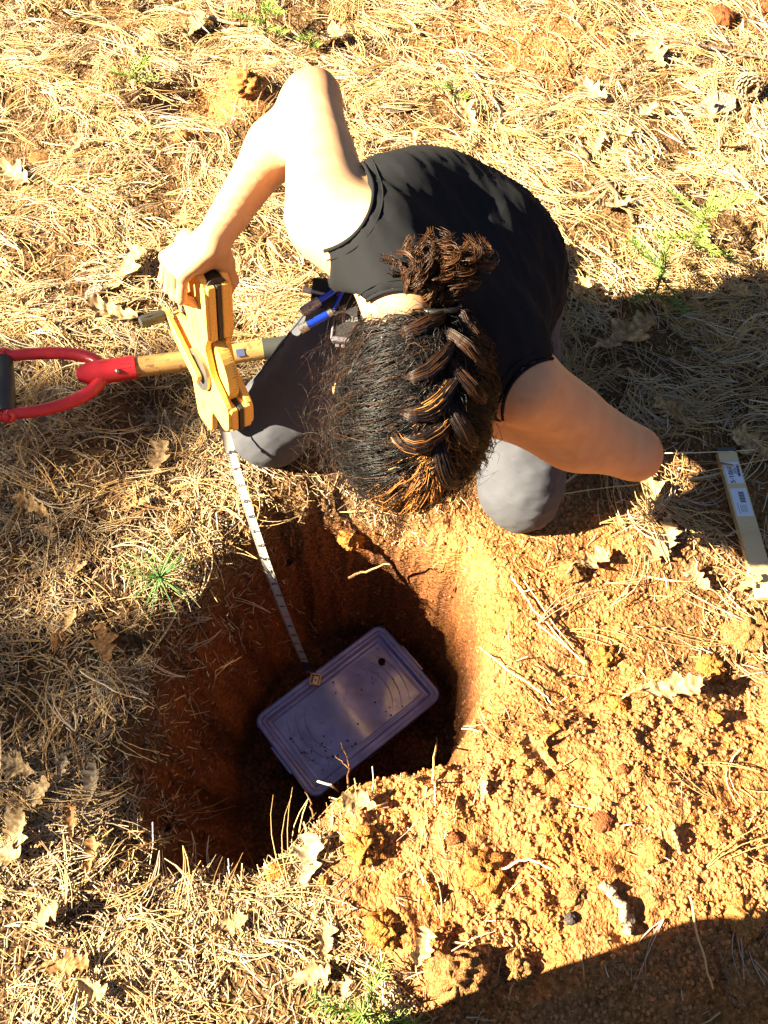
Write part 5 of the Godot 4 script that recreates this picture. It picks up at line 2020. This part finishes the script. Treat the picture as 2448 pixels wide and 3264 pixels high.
# ------------------------------------------------------------------ stones, clods, bark and the cone
func build_stones() -> void:
	var orange := Color(0.52, 0.22, 0.055)
	var yellow := Color(0.58, 0.27, 0.085)
	var red := Color(0.34, 0.12, 0.05)
	var brown := Color(0.40, 0.20, 0.075)
	var grey := Color(0.30, 0.25, 0.20)
	var list := [
		["soil_clod", 535, 190, 0.085, 0.6, yellow, "big crumbly orange clod left of the raised elbow", "clod"],
		["soil_clod", 1334, 1525, 0.034, 0.8, orange, "round orange clod at the upper edge of the heap", "clod"],
		["soil_clod", 1545, 1550, 0.030, 0.7, orange, "orange clod with a dark hollow at the heap's upper right", "clod"],
		["soil_clod", 1205, 1575, 0.032, 0.7, orange, "orange clod next to the rolled brown leaf", "clod"],
		["soil_clod", 1130, 1668, 0.024, 0.8, yellow, "yellow clod on the heap beside the pale stone", "clod"],
		["stone", 1168, 1680, 0.030, 0.6, yellow, "pale yellow flat stone on the upper heap", "stone"],
		["stone", 1300, 1775, 0.038, 0.5, red, "flat reddish stone in the middle of the heap", "stone"],
		["stone", 978, 1812, 0.026, 0.7, red, "dark rounded stone at the left side of the heap", "stone"],
		["soil_clod", 1240, 1925, 0.052, 0.5, brown, "long rough clod beside the small dark stone", "clod"],
		["stone", 1232, 1985, 0.020, 0.9, Color(0.10, 0.085, 0.085), "small dark grey stone at the edge of the bottom shadow", "stone"],
		["soil_clod", 1602, 1978, 0.070, 0.5, yellow, "large smooth clod at the lower right edge of the heap", "clod"],
		["soil_clod", 1410, 1840, 0.040, 0.5, yellow, "broad orange clod right of the curled root", "clod"],
		["soil_clod", 1050, 1890, 0.070, 0.6, orange, "broad crumbly clod in the left of the heap", "clod"],
		["soil_clod", 985, 2110, 0.085, 0.7, brown, "large brown clod half in the bottom shadow", "clod"],
		["soil_clod", 1115, 2090, 0.055, 0.7, brown, "shaded clod below the forked root", "clod"],
		["soil_clod", 600, 1888, 0.036, 0.8, orange, "orange clod on the lower rim left of the litter lump", "clod"],
		["soil_clod", 760, 1165, 0.045, 0.8, orange, "orange crumbly clod under the woman's hair at the rim", "clod"],
		["soil_clod", 1305, 1420, 0.050, 0.6, orange, "rough clod on the slope between pit and white leaf", "clod"],
		["soil_clod", 1235, 1235, 0.045, 0.6, brown, "brown clod under the crumpled pale leaf", "clod"],
		["soil_clod", 1610, 1370, 0.080, 0.5, brown, "crumbly tan clod near the right edge below the strip", "clod"],
		["soil_clod", 1530, 1445, 0.060, 0.5, orange, "tan soil lump between the strip and the heap", "clod"],
		["soil_clod", 830, 2010, 0.060, 0.7, orange, "orange soil lump beside the bottom seedling's needles", "clod"],
		["soil_clod", 790, 1830, 0.060, 0.8, orange, "crumbly lump below the box at the pit's lower rim", "clod"],
		["stone", 1552, 48, 0.075, 0.75, red, "large reddish stone at the top right", "stone"],
		["stone", 1318, 76, 0.050, 0.6, brown, "brown stone left of the large reddish one", "stone"],
		["stone", 1460, 100, 0.040, 0.5, red, "flat red-brown stone below the large reddish one", "stone"],
		["stone", 1500, 282, 0.048, 0.7, red, "reddish stone in straw at the right", "stone"],
		["stone", 1650, 25, 0.050, 0.7, red, "small red stone in the top right corner", "stone"],
		["stone", 92, 345, 0.055, 0.4, brown, "flat brown stone in the upper left litter", "stone"],
		["soil_clod", 395, 300, 0.038, 0.7, yellow, "tan clod in the shaded hollow at upper left", "clod"],
		["soil_clod", 130, 1385, 0.030, 0.7, brown, "brown clod in the left litter", "clod"],
		["stone", 700, 1905, 0.024, 0.7, orange, "orange pebble among the needles below the pit", "stone"],
		["stone", 1345, 1665, 0.022, 0.7, red, "red pebble in the upper part of the heap", "stone"],
		["soil_clod", 1480, 1640, 0.030, 0.6, orange, "orange clod at right in the upper heap", "clod"],
		["soil_clod", 1190, 1790, 0.028, 0.6, orange, "orange clod left of the flat reddish stone", "clod"],
		["soil_clod", 930, 1930, 0.036, 0.7, orange, "orange clod at the boundary of heap and straw", "clod"],
	]
	for k in list.size():
		var e: Array = list[k]
		var s := Shape.new()
		s.tint = e[5]
		var r: float = e[3] * (0.42 if e[2] > 1400 else 0.5)
		var p := spot(e[1], e[2])
		s.lump(Vector3.ZERO, Vector3(r * rng.randf_range(0.9, 1.15), r * e[4], r * rng.randf_range(0.8, 1.05)), shifted(k), 0.55 if e[0] == "soil_clod" else 0.28, 18 if r > 0.02 else 12)
		var o := obj(e[0], s, M.clod)
		o.position = p + Vector3(0, r * e[4] * 0.3, 0)
		o.rotation = Vector3(rng.randf_range(-0.3, 0.3), rng.randf() * TAU, rng.randf_range(-0.3, 0.3))
		tag(o, e[6], e[7], "clods of dug-out soil" if e[7] == "clod" else "stones on the forest floor")
	for e in [[1545, 238, 0.10, 0.07, 0.5, "wide grey-white bark slab at the right edge of the straw"], [1630, 300, 0.09, 0.06, 1.2, "upright grey bark slab near the right edge"], [862, 240, 0.06, 0.035, 0.2, "charred dark bark chunk behind the tank top"], [205, 640, 0.05, 0.02, 0.9, "thin grey bark flake left of the raised hand"]]:
		var s := Shape.new()
		s.tint = Color(0.10, 0.085, 0.07) if e[5].begins_with("charred") else Color(0.46, 0.40, 0.33)
		var rough := PackedVector2Array()
		for k in 15:
			var w := TAU * k / 15.0
			var q := 1.0 + 0.22 * rng.randfn() * 0.6
			rough.append(Vector2(cos(w) * e[2] * 0.5 * q, sin(w) * e[3] * 0.5 * q))
		s.slab(Transform3D(Basis(Vector3.RIGHT, PI / 2)), rough, 0.006, 0.002)
		var o := obj("bark_piece", s, M.bark)
		o.position = spot(e[0], e[1], 0.010)
		o.rotation = Vector3(0.25, e[4], 0.15)
		tag(o, e[5], "bark")
	cone()


func shifted(k: int) -> FastNoiseLite:
	var f := FastNoiseLite.new()
	f.seed = 300 + k
	f.frequency = 0.022
	f.fractal_octaves = 3
	return f


func rugged(k: int) -> FastNoiseLite:
	var f := shifted(k)
	f.frequency = 0.012
	f.fractal_octaves = 4
	f.fractal_gain = 0.7
	return f


func cone() -> void:
	var o := thing("pine_cone", "open brown pine cone lying at the upper right edge", "pine cone", spot(1608, 205, 0.025))
	o.rotation = Vector3(1.1, 0.5, 0.5)
	var core := Shape.new()
	core.tint = Color(0.12, 0.065, 0.03)
	core.lump(Vector3.ZERO, Vector3(0.016, 0.036, 0.016), wide, 0.1, 8)
	obj("core", core, M.bark, o)
	for k in 64:
		var t := k / 63.0
		var w := k * 2.39996
		var y := lerpf(-0.034, 0.036, t)
		var r := 0.030 * sqrt(maxf(0.05, 1.0 - pow((y + 0.006) / 0.046, 2.0)))
		var dir := Vector3(cos(w), 0.25 + 0.9 * t, sin(w)).normalized()
		var side := dir.cross(Vector3.UP).normalized()
		var up := side.cross(dir)
		var s := Shape.new()
		s.tint = Color(0.33, 0.22, 0.12)
		var base := Vector3(0, y * 0.8, 0)
		var tip := Vector3(0, y, 0) + Vector3(cos(w), 0.3 + 0.5 * t, sin(w)) * r
		s.bar(Transform3D(Basis(side, up, dir), base.lerp(tip, 0.62)), Vector3(0.0068, 0.0012, base.distance_to(tip) * 0.38), 0.0006)
		s.tint = Color(0.50, 0.40, 0.28)
		s.bar(Transform3D(Basis(side, up, dir), tip), Vector3(0.0070, 0.0026, 0.0022), 0.0016)
		obj("scale", s, M.bark, o)


# ------------------------------------------------------------------ sticks, roots and single needles
func stick(called: String, pts: Array, r0: float, r1: float, tone: Color, label: String, category: String, lift := 0.006, m: Material = null, group := "") -> Node3D:
	var line := PackedVector3Array()
	var radii := PackedFloat32Array()
	for q in pts.size() - 1:
		for k in 5:
			if q > 0 and k == 0:
				continue
			var t := k / 4.0
			var px: float = lerpf(pts[q][0], pts[q + 1][0], t)
			var py: float = lerpf(pts[q][1], pts[q + 1][1], t)
			var up: float = lerpf(pts[q][2] if pts[q].size() > 2 else lift, pts[q + 1][2] if pts[q + 1].size() > 2 else lift, t)
			var p := level(px, py, up)
			if up < 0.03 and up > -0.05:
				p = spot(px, py, up)
			p += Vector3(rng.randfn(), rng.randfn() * 0.5, rng.randfn()) * r0 * 0.5
			line.append(p)
	for k in line.size():
		radii.append(lerpf(r0, r1, float(k) / (line.size() - 1)))
	var s := Shape.new()
	s.tint = tone
	s.tube(line, radii, 7)
	var o := obj(called, s, m if m else M.bark)
	tag(o, label, category, group)
	return o


func build_sticks() -> void:
	var straw := Color(0.66, 0.47, 0.20)
	var pale := Color(0.72, 0.60, 0.38)
	var bark := Color(0.30, 0.20, 0.12)
	var root := Color(0.40, 0.22, 0.11)
	stick("stick", [[1250, 325], [1278, 372], [1318, 420], [1372, 486]], 0.0065, 0.0050, bark, "straight brown stick lying in the straw right of the tank top", "stick", 0.012)
	stick("twig", [[1018, 158], [1052, 205], [1078, 250], [1086, 308]], 0.0040, 0.0030, Color(0.62, 0.52, 0.42), "pale bent twig behind the tank top", "twig", 0.012)
	stick("stick", [[330, 20], [430, 38], [520, 62]], 0.0060, 0.0045, Color(0.46, 0.36, 0.27), "grey stick at the top edge left of the tall seedling", "stick", 0.010)
	stick("twig", [[1330, 98], [1420, 92], [1520, 108], [1659, 140]], 0.0042, 0.0030, Color(0.24, 0.19, 0.16), "long dark twig passing below the reddish stones", "twig", 0.012)
	stick("twig", [[1300, 10], [1380, 38], [1450, 45]], 0.0050, 0.0035, bark, "dark twig at the top edge left of the reddish stone", "twig", 0.010)
	stick("twig", [[862, 40], [886, 58], [905, 84]], 0.0045, 0.0030, pale, "bleached twig on the bare soil at the top", "twig", 0.012)
	stick("root", [[752, 1700, -0.10], [755, 1650, -0.13], [738, 1605, -0.16]], 0.0020, 0.0010, root, "thin brown root standing out of the lower rim over the box", "root")
	stick("root", [[754, 1660, -0.12], [738, 1645, -0.12], [724, 1632, -0.13]], 0.0013, 0.0008, root, "short side root left of the standing root at the lower rim", "root")
	stick("root", [[678, 1768, -0.05], [670, 1735, -0.06], [660, 1712, -0.08]], 0.0018, 0.0008, root, "thin root at the lower tip of the box", "root")
	stick("root", [[752, 1248, -0.14], [790, 1232, -0.13], [842, 1216, -0.05]], 0.0030, 0.0014, Color(0.50, 0.34, 0.18), "pale root sticking out of the far wall of the pit", "root")
	stick("root", [[455, 1325, -0.06], [476, 1350, -0.08], [500, 1358, -0.10]], 0.0013, 0.0006, root, "hair-thin root left of the tape in the pit wall", "root")
	stick("root", [[1094, 1996], [1115, 2030], [1122, 2052], [1139, 2088]], 0.0026, 0.0016, Color(0.50, 0.28, 0.12), "forked tan root in the bottom shadow", "root", 0.014)
	stick("root", [[1120, 2045], [1105, 2058], [1096, 2074]], 0.0016, 0.0010, Color(0.50, 0.28, 0.12), "side branch below the forked tan root", "root", 0.012)
	stick("root", [[1303, 1908], [1318, 1935], [1340, 1962], [1352, 1990], [1358, 2012]], 0.0060, 0.0075, Color(0.62, 0.46, 0.30), "thick pale curved root on the lower heap", "root", 0.010)
	stick("stick", [[1449, 1786], [1458, 1815], [1466, 1848]], 0.0036, 0.0028, Color(0.62, 0.40, 0.20), "short pale stick lying on the right of the heap", "stick", 0.006)
	stick("stick", [[1549, 2056], [1562, 2110], [1584, 2178]], 0.0048, 0.0036, Color(0.30, 0.17, 0.09), "brown stick in the bottom right shadow", "stick", 0.008)
	for place in [[0, "left wall level with the box"], [2, "upper left wall below the pine seedling"], [3, "wall beside the tape where it enters"], [5, "far wall right of the tape"], [8, "upper right wall under her left knee"], [20, "lower left corner of the dark floor"], [21, "lower left wall above the corner"], [22, "left wall under the folded grey leaf"]]:
		var k: int = place[0]
		var w: Vector2 = rim[k].lerp(rim[(k + 1) % rim.size()], 0.5)
		var mid_pit := Vector2(-0.10, -0.52)
		var inward := (mid_pit - w).normalized()
		var depth := rng.randf_range(0.06, 0.30)
		var q := w + inward * (0.02 + depth * 0.13)
		var line := PackedVector3Array()
		var radii := PackedFloat32Array()
		var here := Vector3(q.x, -depth, q.y) - Vector3(inward.x, 0, inward.y) * 0.02
		var go := Vector3(inward.x, rng.randf_range(-0.5, 0.3), inward.y) + Vector3(rng.randfn(), rng.randfn(), rng.randfn()) * 0.4
		for e in 9:
			line.append(here)
			radii.append(0.0014 - 0.00012 * e)
			here += go.normalized() * 0.011
			go += Vector3(rng.randfn(), rng.randfn() - 0.25, rng.randfn()) * 0.45
		var s := Shape.new()
		s.tint = root.lerp(Color(0.55, 0.40, 0.24), rng.randf())
		s.tube(line, radii, 5)
		tag(obj("root", s, M.bark), "thin cut root in the pit, " + place[1], "root", "cut roots in the pit wall")
	var g := "single long pine needles"
	stick("pine_needle", [[1033, 1404], [1090, 1450], [1180, 1512], [1190, 1530]], 0.0013, 0.0009, pale, "long pale needle reaching over the pit's right rim", "pine needle", 0.014, M.straw, g)
	stick("pine_needle", [[1103, 1250], [1150, 1320], [1255, 1436]], 0.0014, 0.0010, pale, "long needle on the bright slope right of the pit", "pine needle", 0.010, M.straw, g)
	stick("pine_needle", [[1130, 1260], [1185, 1340], [1262, 1440]], 0.0012, 0.0009, straw, "needle lying close to the long one on the bright slope", "pine needle", 0.010, M.straw, g)
	stick("pine_needle", [[1155, 1350], [1200, 1385], [1258, 1432]], 0.0012, 0.0009, pale, "shorter pale needle below the pair on the bright slope", "pine needle", 0.010, M.straw, g)
	stick("pine_needle", [[942, 1598, 0.02], [936, 1650, 0.05], [935, 1690, 0.03], [940, 1745, 0.02]], 0.0016, 0.0011, Color(0.70, 0.52, 0.22), "single straw needle standing up at the lower right rim", "pine needle", 0.02, M.straw, g)
	stick("pine_needle", [[765, 1770], [800, 1920], [822, 2060], [828, 2170]], 0.0010, 0.0008, pale, "very long thin pale stalk running down below the box", "pine needle", 0.030, M.straw, g)
	stick("pine_needle", [[685, 1688, -0.06], [745, 1705, -0.04], [800, 1712, 0.0]], 0.0020, 0.0015, pale, "white needle lying at the rim below the box", "pine needle", 0.01, M.straw, g)
	stick("pine_needle", [[345, 1528, 0.0], [420, 1482, -0.02], [465, 1450, -0.06], [520, 1420, -0.10]], 0.0012, 0.0008, straw, "long needle reaching into the pit from the left", "pine needle", 0.02, M.straw, g)
	stick("pine_needle", [[345, 1532, 0.0], [430, 1494, -0.03], [505, 1425, -0.10]], 0.0010, 0.0008, straw, "second needle of the pair reaching into the pit from the left", "pine needle", 0.02, M.straw, g)
	stick("pine_needle", [[180, 1460], [250, 1500], [315, 1522]], 0.0014, 0.0010, pale, "pale needle ending at the knot of needles on the left rim", "pine needle", 0.02, M.straw, g)
	stick("pine_needle", [[1180, 1085], [1290, 1068], [1420, 1055], [1520, 1030], [1659, 1005]], 0.0010, 0.0008, straw, "thin needle crossing the strip near its upper sticker", "pine needle", 0.022, M.straw, g)
	stick("pine_needle", [[1405, 993], [1500, 992], [1620, 986]], 0.0011, 0.0009, pale, "needle lying across the far end of the strip", "pine needle", 0.022, M.straw, g)
	stick("pine_needle", [[1420, 1098], [1490, 1110], [1555, 1140]], 0.0010, 0.0009, straw, "needle lying left of the strip's lower sticker", "pine needle", 0.014, M.straw, g)
	stick("pine_needle", [[1482, 1940], [1492, 2005], [1508, 2060], [1530, 2140]], 0.0018, 0.0012, Color(0.62, 0.40, 0.16), "ochre needle crossing the edge of the bottom right shadow", "pine needle", 0.020, M.straw, g)
	stick("pine_needle", [[1053, 1900], [1095, 1872], [1140, 1858], [1185, 1880]], 0.0020, 0.0014, pale, "white bent needle in the middle of the heap", "pine needle", 0.014, M.straw, g)
	stick("pine_needle", [[385, 1250], [420, 1330], [465, 1410], [478, 1440]], 0.0010, 0.0008, Color(0.42, 0.28, 0.13), "brown needle hanging down the pit wall by the seedling", "pine needle", 0.0, M.straw, g)
	stick("pine_needle", [[440, 1180, 0.03], [478, 1240, 0.01], [490, 1330, -0.05]], 0.0013, 0.0009, straw, "straw needle hanging over the rim right of the seedling", "pine needle", 0.03, M.straw, g)


# ------------------------------------------------------------------ litter that nobody could count
func litter(x: float, z: float) -> float:
	var sd := rim_distance(x, z)
	if sd < -0.012:
		return 0.30 * smoothstep(-0.085, -0.015, sd) * smoothstep(-0.14, -0.26, x)
	var d := 1.0 - 0.95 * smoothstep(0.15, 0.7, heap(x, z))
	d *= 1.0 - 0.93 * smoothstep(0.36, 0.20, Vector2((x - 0.24) / 1.05, (z + 0.63) / 0.95).length())
	d *= 1.0 - 0.55 * smoothstep(0.2, 0.4, x) * smoothstep(-1.0, -0.8, z)
	d *= 1.0 - 0.75 * hill(x, z, 0.38, -2.25, 0.40, 0.34) - 0.6 * hill(x, z, -0.30, -1.95, 0.2, 0.15)
	d *= clampf(0.55 + 1.7 * wide.get_noise_2d(x * 2.2 + 11.0, z * 2.2), 0.12, 1.0)
	return d


func scatter(count: int, weight: Callable, place: Callable) -> Array:
	var where := []
	var tries := 0
	while where.size() < count and tries < count * 14:
		tries += 1
		var x := rng.randf_range(-1.3, 1.3)
		var z := 0.14 - 2.9 * pow(rng.randf(), 1.25)
		if absf(x) > 0.62 - z * 0.30:
			continue
		if rng.randf() < weight.call(x, z):
			where.append(place.call(x, z))
	return where


func build_litter() -> void:
	var tones := [Color(0.62, 0.43, 0.18), Color(0.52, 0.33, 0.12), Color(0.68, 0.54, 0.31), Color(0.40, 0.23, 0.09), Color(0.58, 0.46, 0.29), Color(0.46, 0.38, 0.29), Color(0.66, 0.46, 0.19)]
	var variants: Array[Mesh] = []
	for k in 7:
		var s := Shape.new()
		var long := rng.randf_range(0.10, 0.18)
		var bend := rng.randf_range(0.004, 0.022) * (1.0 if k % 2 else -1.0)
		for q in 3 if k < 5 else 2:
			var spread := rng.randf_range(-0.12, 0.12)
			needle(s, Vector3(0, 0, 0), Vector3(sin(spread) * long, rng.randf_range(-0.006, 0.012), cos(spread) * long * rng.randf_range(0.85, 1.0)), Vector3(bend + rng.randfn() * 0.003, 0.004, 0), 0.00098, 5)
		variants.append(s.mesh())
	var per := [900, 900, 900, 900, 900, 800, 800]
	for k in variants.size():
		var tints := []
		var lay := func(x: float, z: float) -> Transform3D:
			var turn := rng.randf() * TAU
			if rng.randf() < 0.7:
				turn = -2.2 + 2.6 * wide.get_noise_2d(x * 1.5 + 50.0, z * 1.5) + rng.randfn() * 0.28 + (PI if rng.randf() < 0.5 else 0.0)
			tints.append((pick(tones) as Color).lerp(Color(0.26, 0.15, 0.07), 0.75 * rng.randf() * rng.randf()))
			var b := Basis.from_euler(Vector3(rng.randfn() * 0.10, turn, rng.randf() * TAU * 0.1))
			return Transform3D(b.scaled(Vector3.ONE * rng.randf_range(0.75, 1.15)), Vector3(x, ground(x, z) + 0.002 + 0.020 * pow(rng.randf(), 2.0), z) - b.z * 0.07)
		var where := scatter(per[k], func(x, z): return litter(x, z) * (1.0 if z < -1.05 or x > 0.3 or rng.randf() < 0.30 else 0.0), lay)
		tag(many("pine_needle_litter", variants[k], M.straw, where, tints), "bundles of long dry pine needles strewn over the forest floor", "pine needles")
	# broken needles and chaff
	for k in 3:
		var s := Shape.new()
		var long: float = [0.055, 0.028, 0.013][k]
		needle(s, Vector3(0, 0, -long / 2), Vector3(0, 0, long / 2), Vector3(long * 0.05, 0, 0), [0.0010, 0.0010, 0.0012][k], 2)
		var tints := []
		var lay := func(x: float, z: float) -> Transform3D:
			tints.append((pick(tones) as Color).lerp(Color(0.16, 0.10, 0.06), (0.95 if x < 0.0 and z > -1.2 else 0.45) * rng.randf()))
			return Transform3D(Basis.from_euler(Vector3(rng.randfn() * 0.25, rng.randf() * TAU, 0)).scaled(Vector3.ONE * rng.randf_range(0.6, 1.35)), Vector3(x, ground(x, z) + 0.001 + 0.010 * pow(rng.randf(), 2.0), z))
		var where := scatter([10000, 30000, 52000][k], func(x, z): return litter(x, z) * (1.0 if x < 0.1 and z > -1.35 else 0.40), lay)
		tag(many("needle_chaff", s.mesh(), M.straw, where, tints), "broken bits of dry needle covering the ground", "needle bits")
	# crumbs of soil
	for k in 3:
		var s := Shape.new()
		s.lump(Vector3.ZERO, Vector3(1.0, 0.75, 0.88), rugged(60 + k), 0.75, 5)
		var tints := []
		var lay := func(x: float, z: float) -> Transform3D:
			var size := 0.0005 + 0.0038 * pow(rng.randf(), 7.0)
			var y := ground(x, z)
			var c := soil_color(x, z, y)
			tints.append(c.lerp(Color(c.r * 0.62, c.g * 0.58, c.b * 0.6), rng.randf()).lerp(Color(0.52, 0.25, 0.07), 0.15 * rng.randf()))
			return Transform3D(Basis.from_euler(Vector3(rng.randf() * TAU, rng.randf() * TAU, 0)).scaled(Vector3.ONE * size), Vector3(x, y + size * 0.25, z))
		var weigh := func(x: float, z: float) -> float:
			var sd := rim_distance(x, z)
			if sd < 0.0:
				return 0.65 if sd > -0.09 else 0.05
			return clampf(heap(x, z) * (0.45 + 1.9 * wide.get_noise_2d(x * 2.4 + 31.0, z * 2.4) + 0.6 * mid.get_noise_2d(x * 0.6, z * 0.6)) + 0.10 + 0.2 * smoothstep(0.2, 0.4, x) * smoothstep(-1.1, -0.8, z), 0.05, 1.0)
		var where := scatter(30000, weigh, lay)
		tag(many("soil_crumbs", s.mesh(), M.crumb, where, tints), "loose crumbs of orange and brown soil around the pit", "soil crumbs")


# ------------------------------------------------------------------ what stands round about
func young_pine(at: Vector3, high: float, lowest: float, label: String) -> void:
	var o := thing("young_pine", label, "pine tree", at, "young pines beyond the left edge")
	var trunk := Shape.new()
	trunk.tint = Color(0.20, 0.13, 0.08)
	var pts := PackedVector3Array()
	var radii := PackedFloat32Array()
	for k in 12:
		var t := k / 11.0
		pts.append(Vector3(0.05 * sin(t * 4.0), high * t - 0.05, 0.04 * cos(t * 3.0) - 0.04))
		radii.append(lerpf(0.055, 0.006, t))
	trunk.tube(pts, radii, 10)
	obj("trunk", trunk, M.bark, o)
	var limbs := Shape.new()
	limbs.tint = Color(0.20, 0.14, 0.09)
	var where := []
	var tints := []
	var y := lowest
	while y < high - 0.05:
		var left := high - y
		for k in 5:
			var w := y * 7.0 + TAU * k / 5.0 + rng.randf_range(-0.3, 0.3)
			var long := minf(0.10 + 0.42 * left, 1.1) * rng.randf_range(0.75, 1.1)
			var dir := Vector3(cos(w), 0.45, sin(w)).normalized()
			var from := Vector3(0.05 * sin(y / high * 4.0), y, 0.04 * cos(y / high * 3.0) - 0.04)
			var to := from + dir * long
			limbs.tube(PackedVector3Array([from, from.lerp(to, 0.5) - Vector3(0, 0.03 * long, 0), to]), PackedFloat32Array([0.012, 0.008, 0.004]), 5)
			var n := 3 + int(long / 0.07)
			for q in n:
				var p := from.lerp(to, 0.35 + 0.65 * (q + rng.randf()) / n)
				where.append(Transform3D(Basis.from_euler(Vector3(rng.randf_range(-0.7, 0.7), rng.randf() * TAU, rng.randf_range(-0.7, 0.7))).scaled(Vector3.ONE * rng.randf_range(0.8, 1.2)), p + Vector3(rng.randfn(), rng.randfn(), rng.randfn()) * 0.04))
				var g := rng.randf()
				tints.append(Color(0.04, 0.085, 0.025).lerp(Color(0.09, 0.14, 0.04), g))
		y += 0.24
	obj("limbs", limbs, M.bark, o)
	var tuft := Shape.new()
	for k in 46:
		var w := rng.randf() * TAU
		var el := rng.randf_range(-0.1, 1.4)
		var dir := Vector3(cos(w) * cos(el), sin(el), sin(w) * cos(el))
		needle(tuft, dir * 0.005, dir * rng.randf_range(0.10, 0.15), Vector3(0, 0.008, 0), 0.0011, 2)
	many("needles", tuft.mesh(), M.green, where, tints, o)


func build_surroundings() -> void:
	var e := deg_to_rad(SUN_UP)
	var going := deg_to_rad(SUN_AWAY)
	var to_sun := Vector3(-cos(going) * cos(e), sin(e), sin(going) * cos(e))
	# the tips of two young pines to the left shade the lower left of the picture
	for k in 3:
		var tip: Vector3 = [Vector3(-0.40, 0, -0.98), Vector3(-0.30, 0, -0.42), Vector3(-0.47, 0, -0.70)][k] + to_sun * [7.0, 7.6, 6.4][k]
		young_pine(Vector3(tip.x, 0, tip.z), tip.y, 1.0, ["young pine standing left of the clearing, farther back", "young pine standing left of the clearing, nearest the viewer", "lower young pine between two others left of the clearing"][k])
	# whoever stands at the near rim of the pit
	var o := thing("person", "person in dark jeans and grey jacket standing at the near side of the pit", "person", Vector3(-0.08, 0, -0.020))
	var f := Field.new(Vector3(-0.36, -0.03, -0.06), Vector3(0.36, 1.78, 0.50), 0.018)
	f.limb(Vector3(-0.13, 0.88, 0.20), Vector3(-0.13, 0.48, 0.095), 0.092, 0.066, 0.03)
	f.limb(Vector3(-0.13, 0.48, 0.095), Vector3(-0.13, 0.06, 0.13), 0.066, 0.055, 0.02)
	f.limb(Vector3(0.10, 0.88, 0.20), Vector3(0.12, 0.48, 0.11), 0.092, 0.066, 0.03)
	f.limb(Vector3(0.12, 0.48, 0.11), Vector3(0.13, 0.06, 0.16), 0.066, 0.055, 0.02)
	f.limb(Vector3(-0.06, 0.92, 0.21), Vector3(0.05, 0.92, 0.21), 0.115, 0.115, 0.04)
	var legs := Shape.new()
	f.net(legs)
	obj("jeans", legs, plain(lin(0.04, 0.05, 0.08), 0.85), o)
	var g := Field.new(Vector3(-0.36, 0.80, -0.02), Vector3(0.36, 1.62, 0.52), 0.018)
	g.limb(Vector3(-0.05, 0.98, 0.22), Vector3(-0.06, 1.34, 0.30), 0.125, 0.125, 0.05)
	g.limb(Vector3(0.05, 0.98, 0.22), Vector3(0.06, 1.34, 0.30), 0.125, 0.125, 0.05)
	for s in [-1.0, 1.0]:
		g.limb(Vector3(0.16 * s, 1.40, 0.30), Vector3(0.22 * s, 1.20, 0.20), 0.058, 0.048, 0.03)
		g.limb(Vector3(0.22 * s, 1.20, 0.20), Vector3(0.10 * s, 1.40, 0.12), 0.046, 0.034, 0.02)
	var jacket := Shape.new()
	g.net(jacket)
	obj("jacket", jacket, plain(lin(0.16, 0.16, 0.16), 0.85), o)
	var h := Field.new(Vector3(-0.16, 1.34, 0.02), Vector3(0.16, 1.82, 0.46), 0.010)
	h.limb(Vector3(0, 1.44, 0.29), Vector3(0, 1.56, 0.26), 0.055, 0.055, 0.03)
	h.blob(Vector3(0, 1.64, 0.25), Basis(Vector3(0.077, 0, 0), Vector3(0, 0.115, 0), Vector3(0, 0, 0.097)), 0.02)
	h.limb(Vector3(0, 1.63, 0.155), Vector3(0, 1.60, 0.140), 0.010, 0.015, 0.01)
	for s in [-1.0, 1.0]:
		h.blob(Vector3(0.078 * s, 1.63, 0.26), Basis(Vector3(0.010, 0, 0), Vector3(0, 0.030, 0), Vector3(0, 0, 0.017)), 0.006)
		h.limb(Vector3(0.10 * s, 1.40, 0.12), Vector3(0.082 * s, 1.435, 0.075), 0.028, 0.030, 0.02)
		for k in 4:
			var a := Vector3(0.080 * s, 1.455 - 0.018 * k, 0.055 + 0.012 * k)
			h.limb(a, a + Vector3(-0.022 * s, 0.006, -0.004), 0.010, 0.009, 0.004)
	var skin := Shape.new()
	h.net(skin)
	var body := obj("body", skin, M.skin, o)
	var hair := Shape.new()
	hair.tint = Color(0.05, 0.03, 0.02)
	hair.lump(Vector3(0, 1.675, 0.275), Vector3(0.088, 0.098, 0.098), wide, 0.03, 12)
	obj("hair", hair, M.hair, body)
	for x in [-0.13, 0.13]:
		var sf := Field.new(Vector3(x - 0.09, -0.03, 0.0), Vector3(x + 0.09, 0.16, 0.32), 0.012)
		sf.limb(Vector3(x, 0.045, 0.09), Vector3(x, 0.05, 0.24), 0.045, 0.042, 0.02)
		sf.limb(Vector3(x, 0.05, 0.16), Vector3(x, 0.11, 0.17), 0.05, 0.05, 0.02)
		var shoe := Shape.new()
		sf.net(shoe)
		obj("shoe", shoe, M.shoe, o)
	var phone := thing("phone", "dark smartphone held up by the person at the near rim", "phone", EYE + Vector3(0, 0.866, 0.5) * 0.012)
	phone.rotation_degrees = Vector3(-TILT, 0, 0)
	var slab := Shape.new()
	slab.bar(Transform3D(Basis(), Vector3(0, -0.05, 0)), Vector3(0.034, 0.069, 0.0036), 0.003)
	obj("case", slab, M.black, phone)
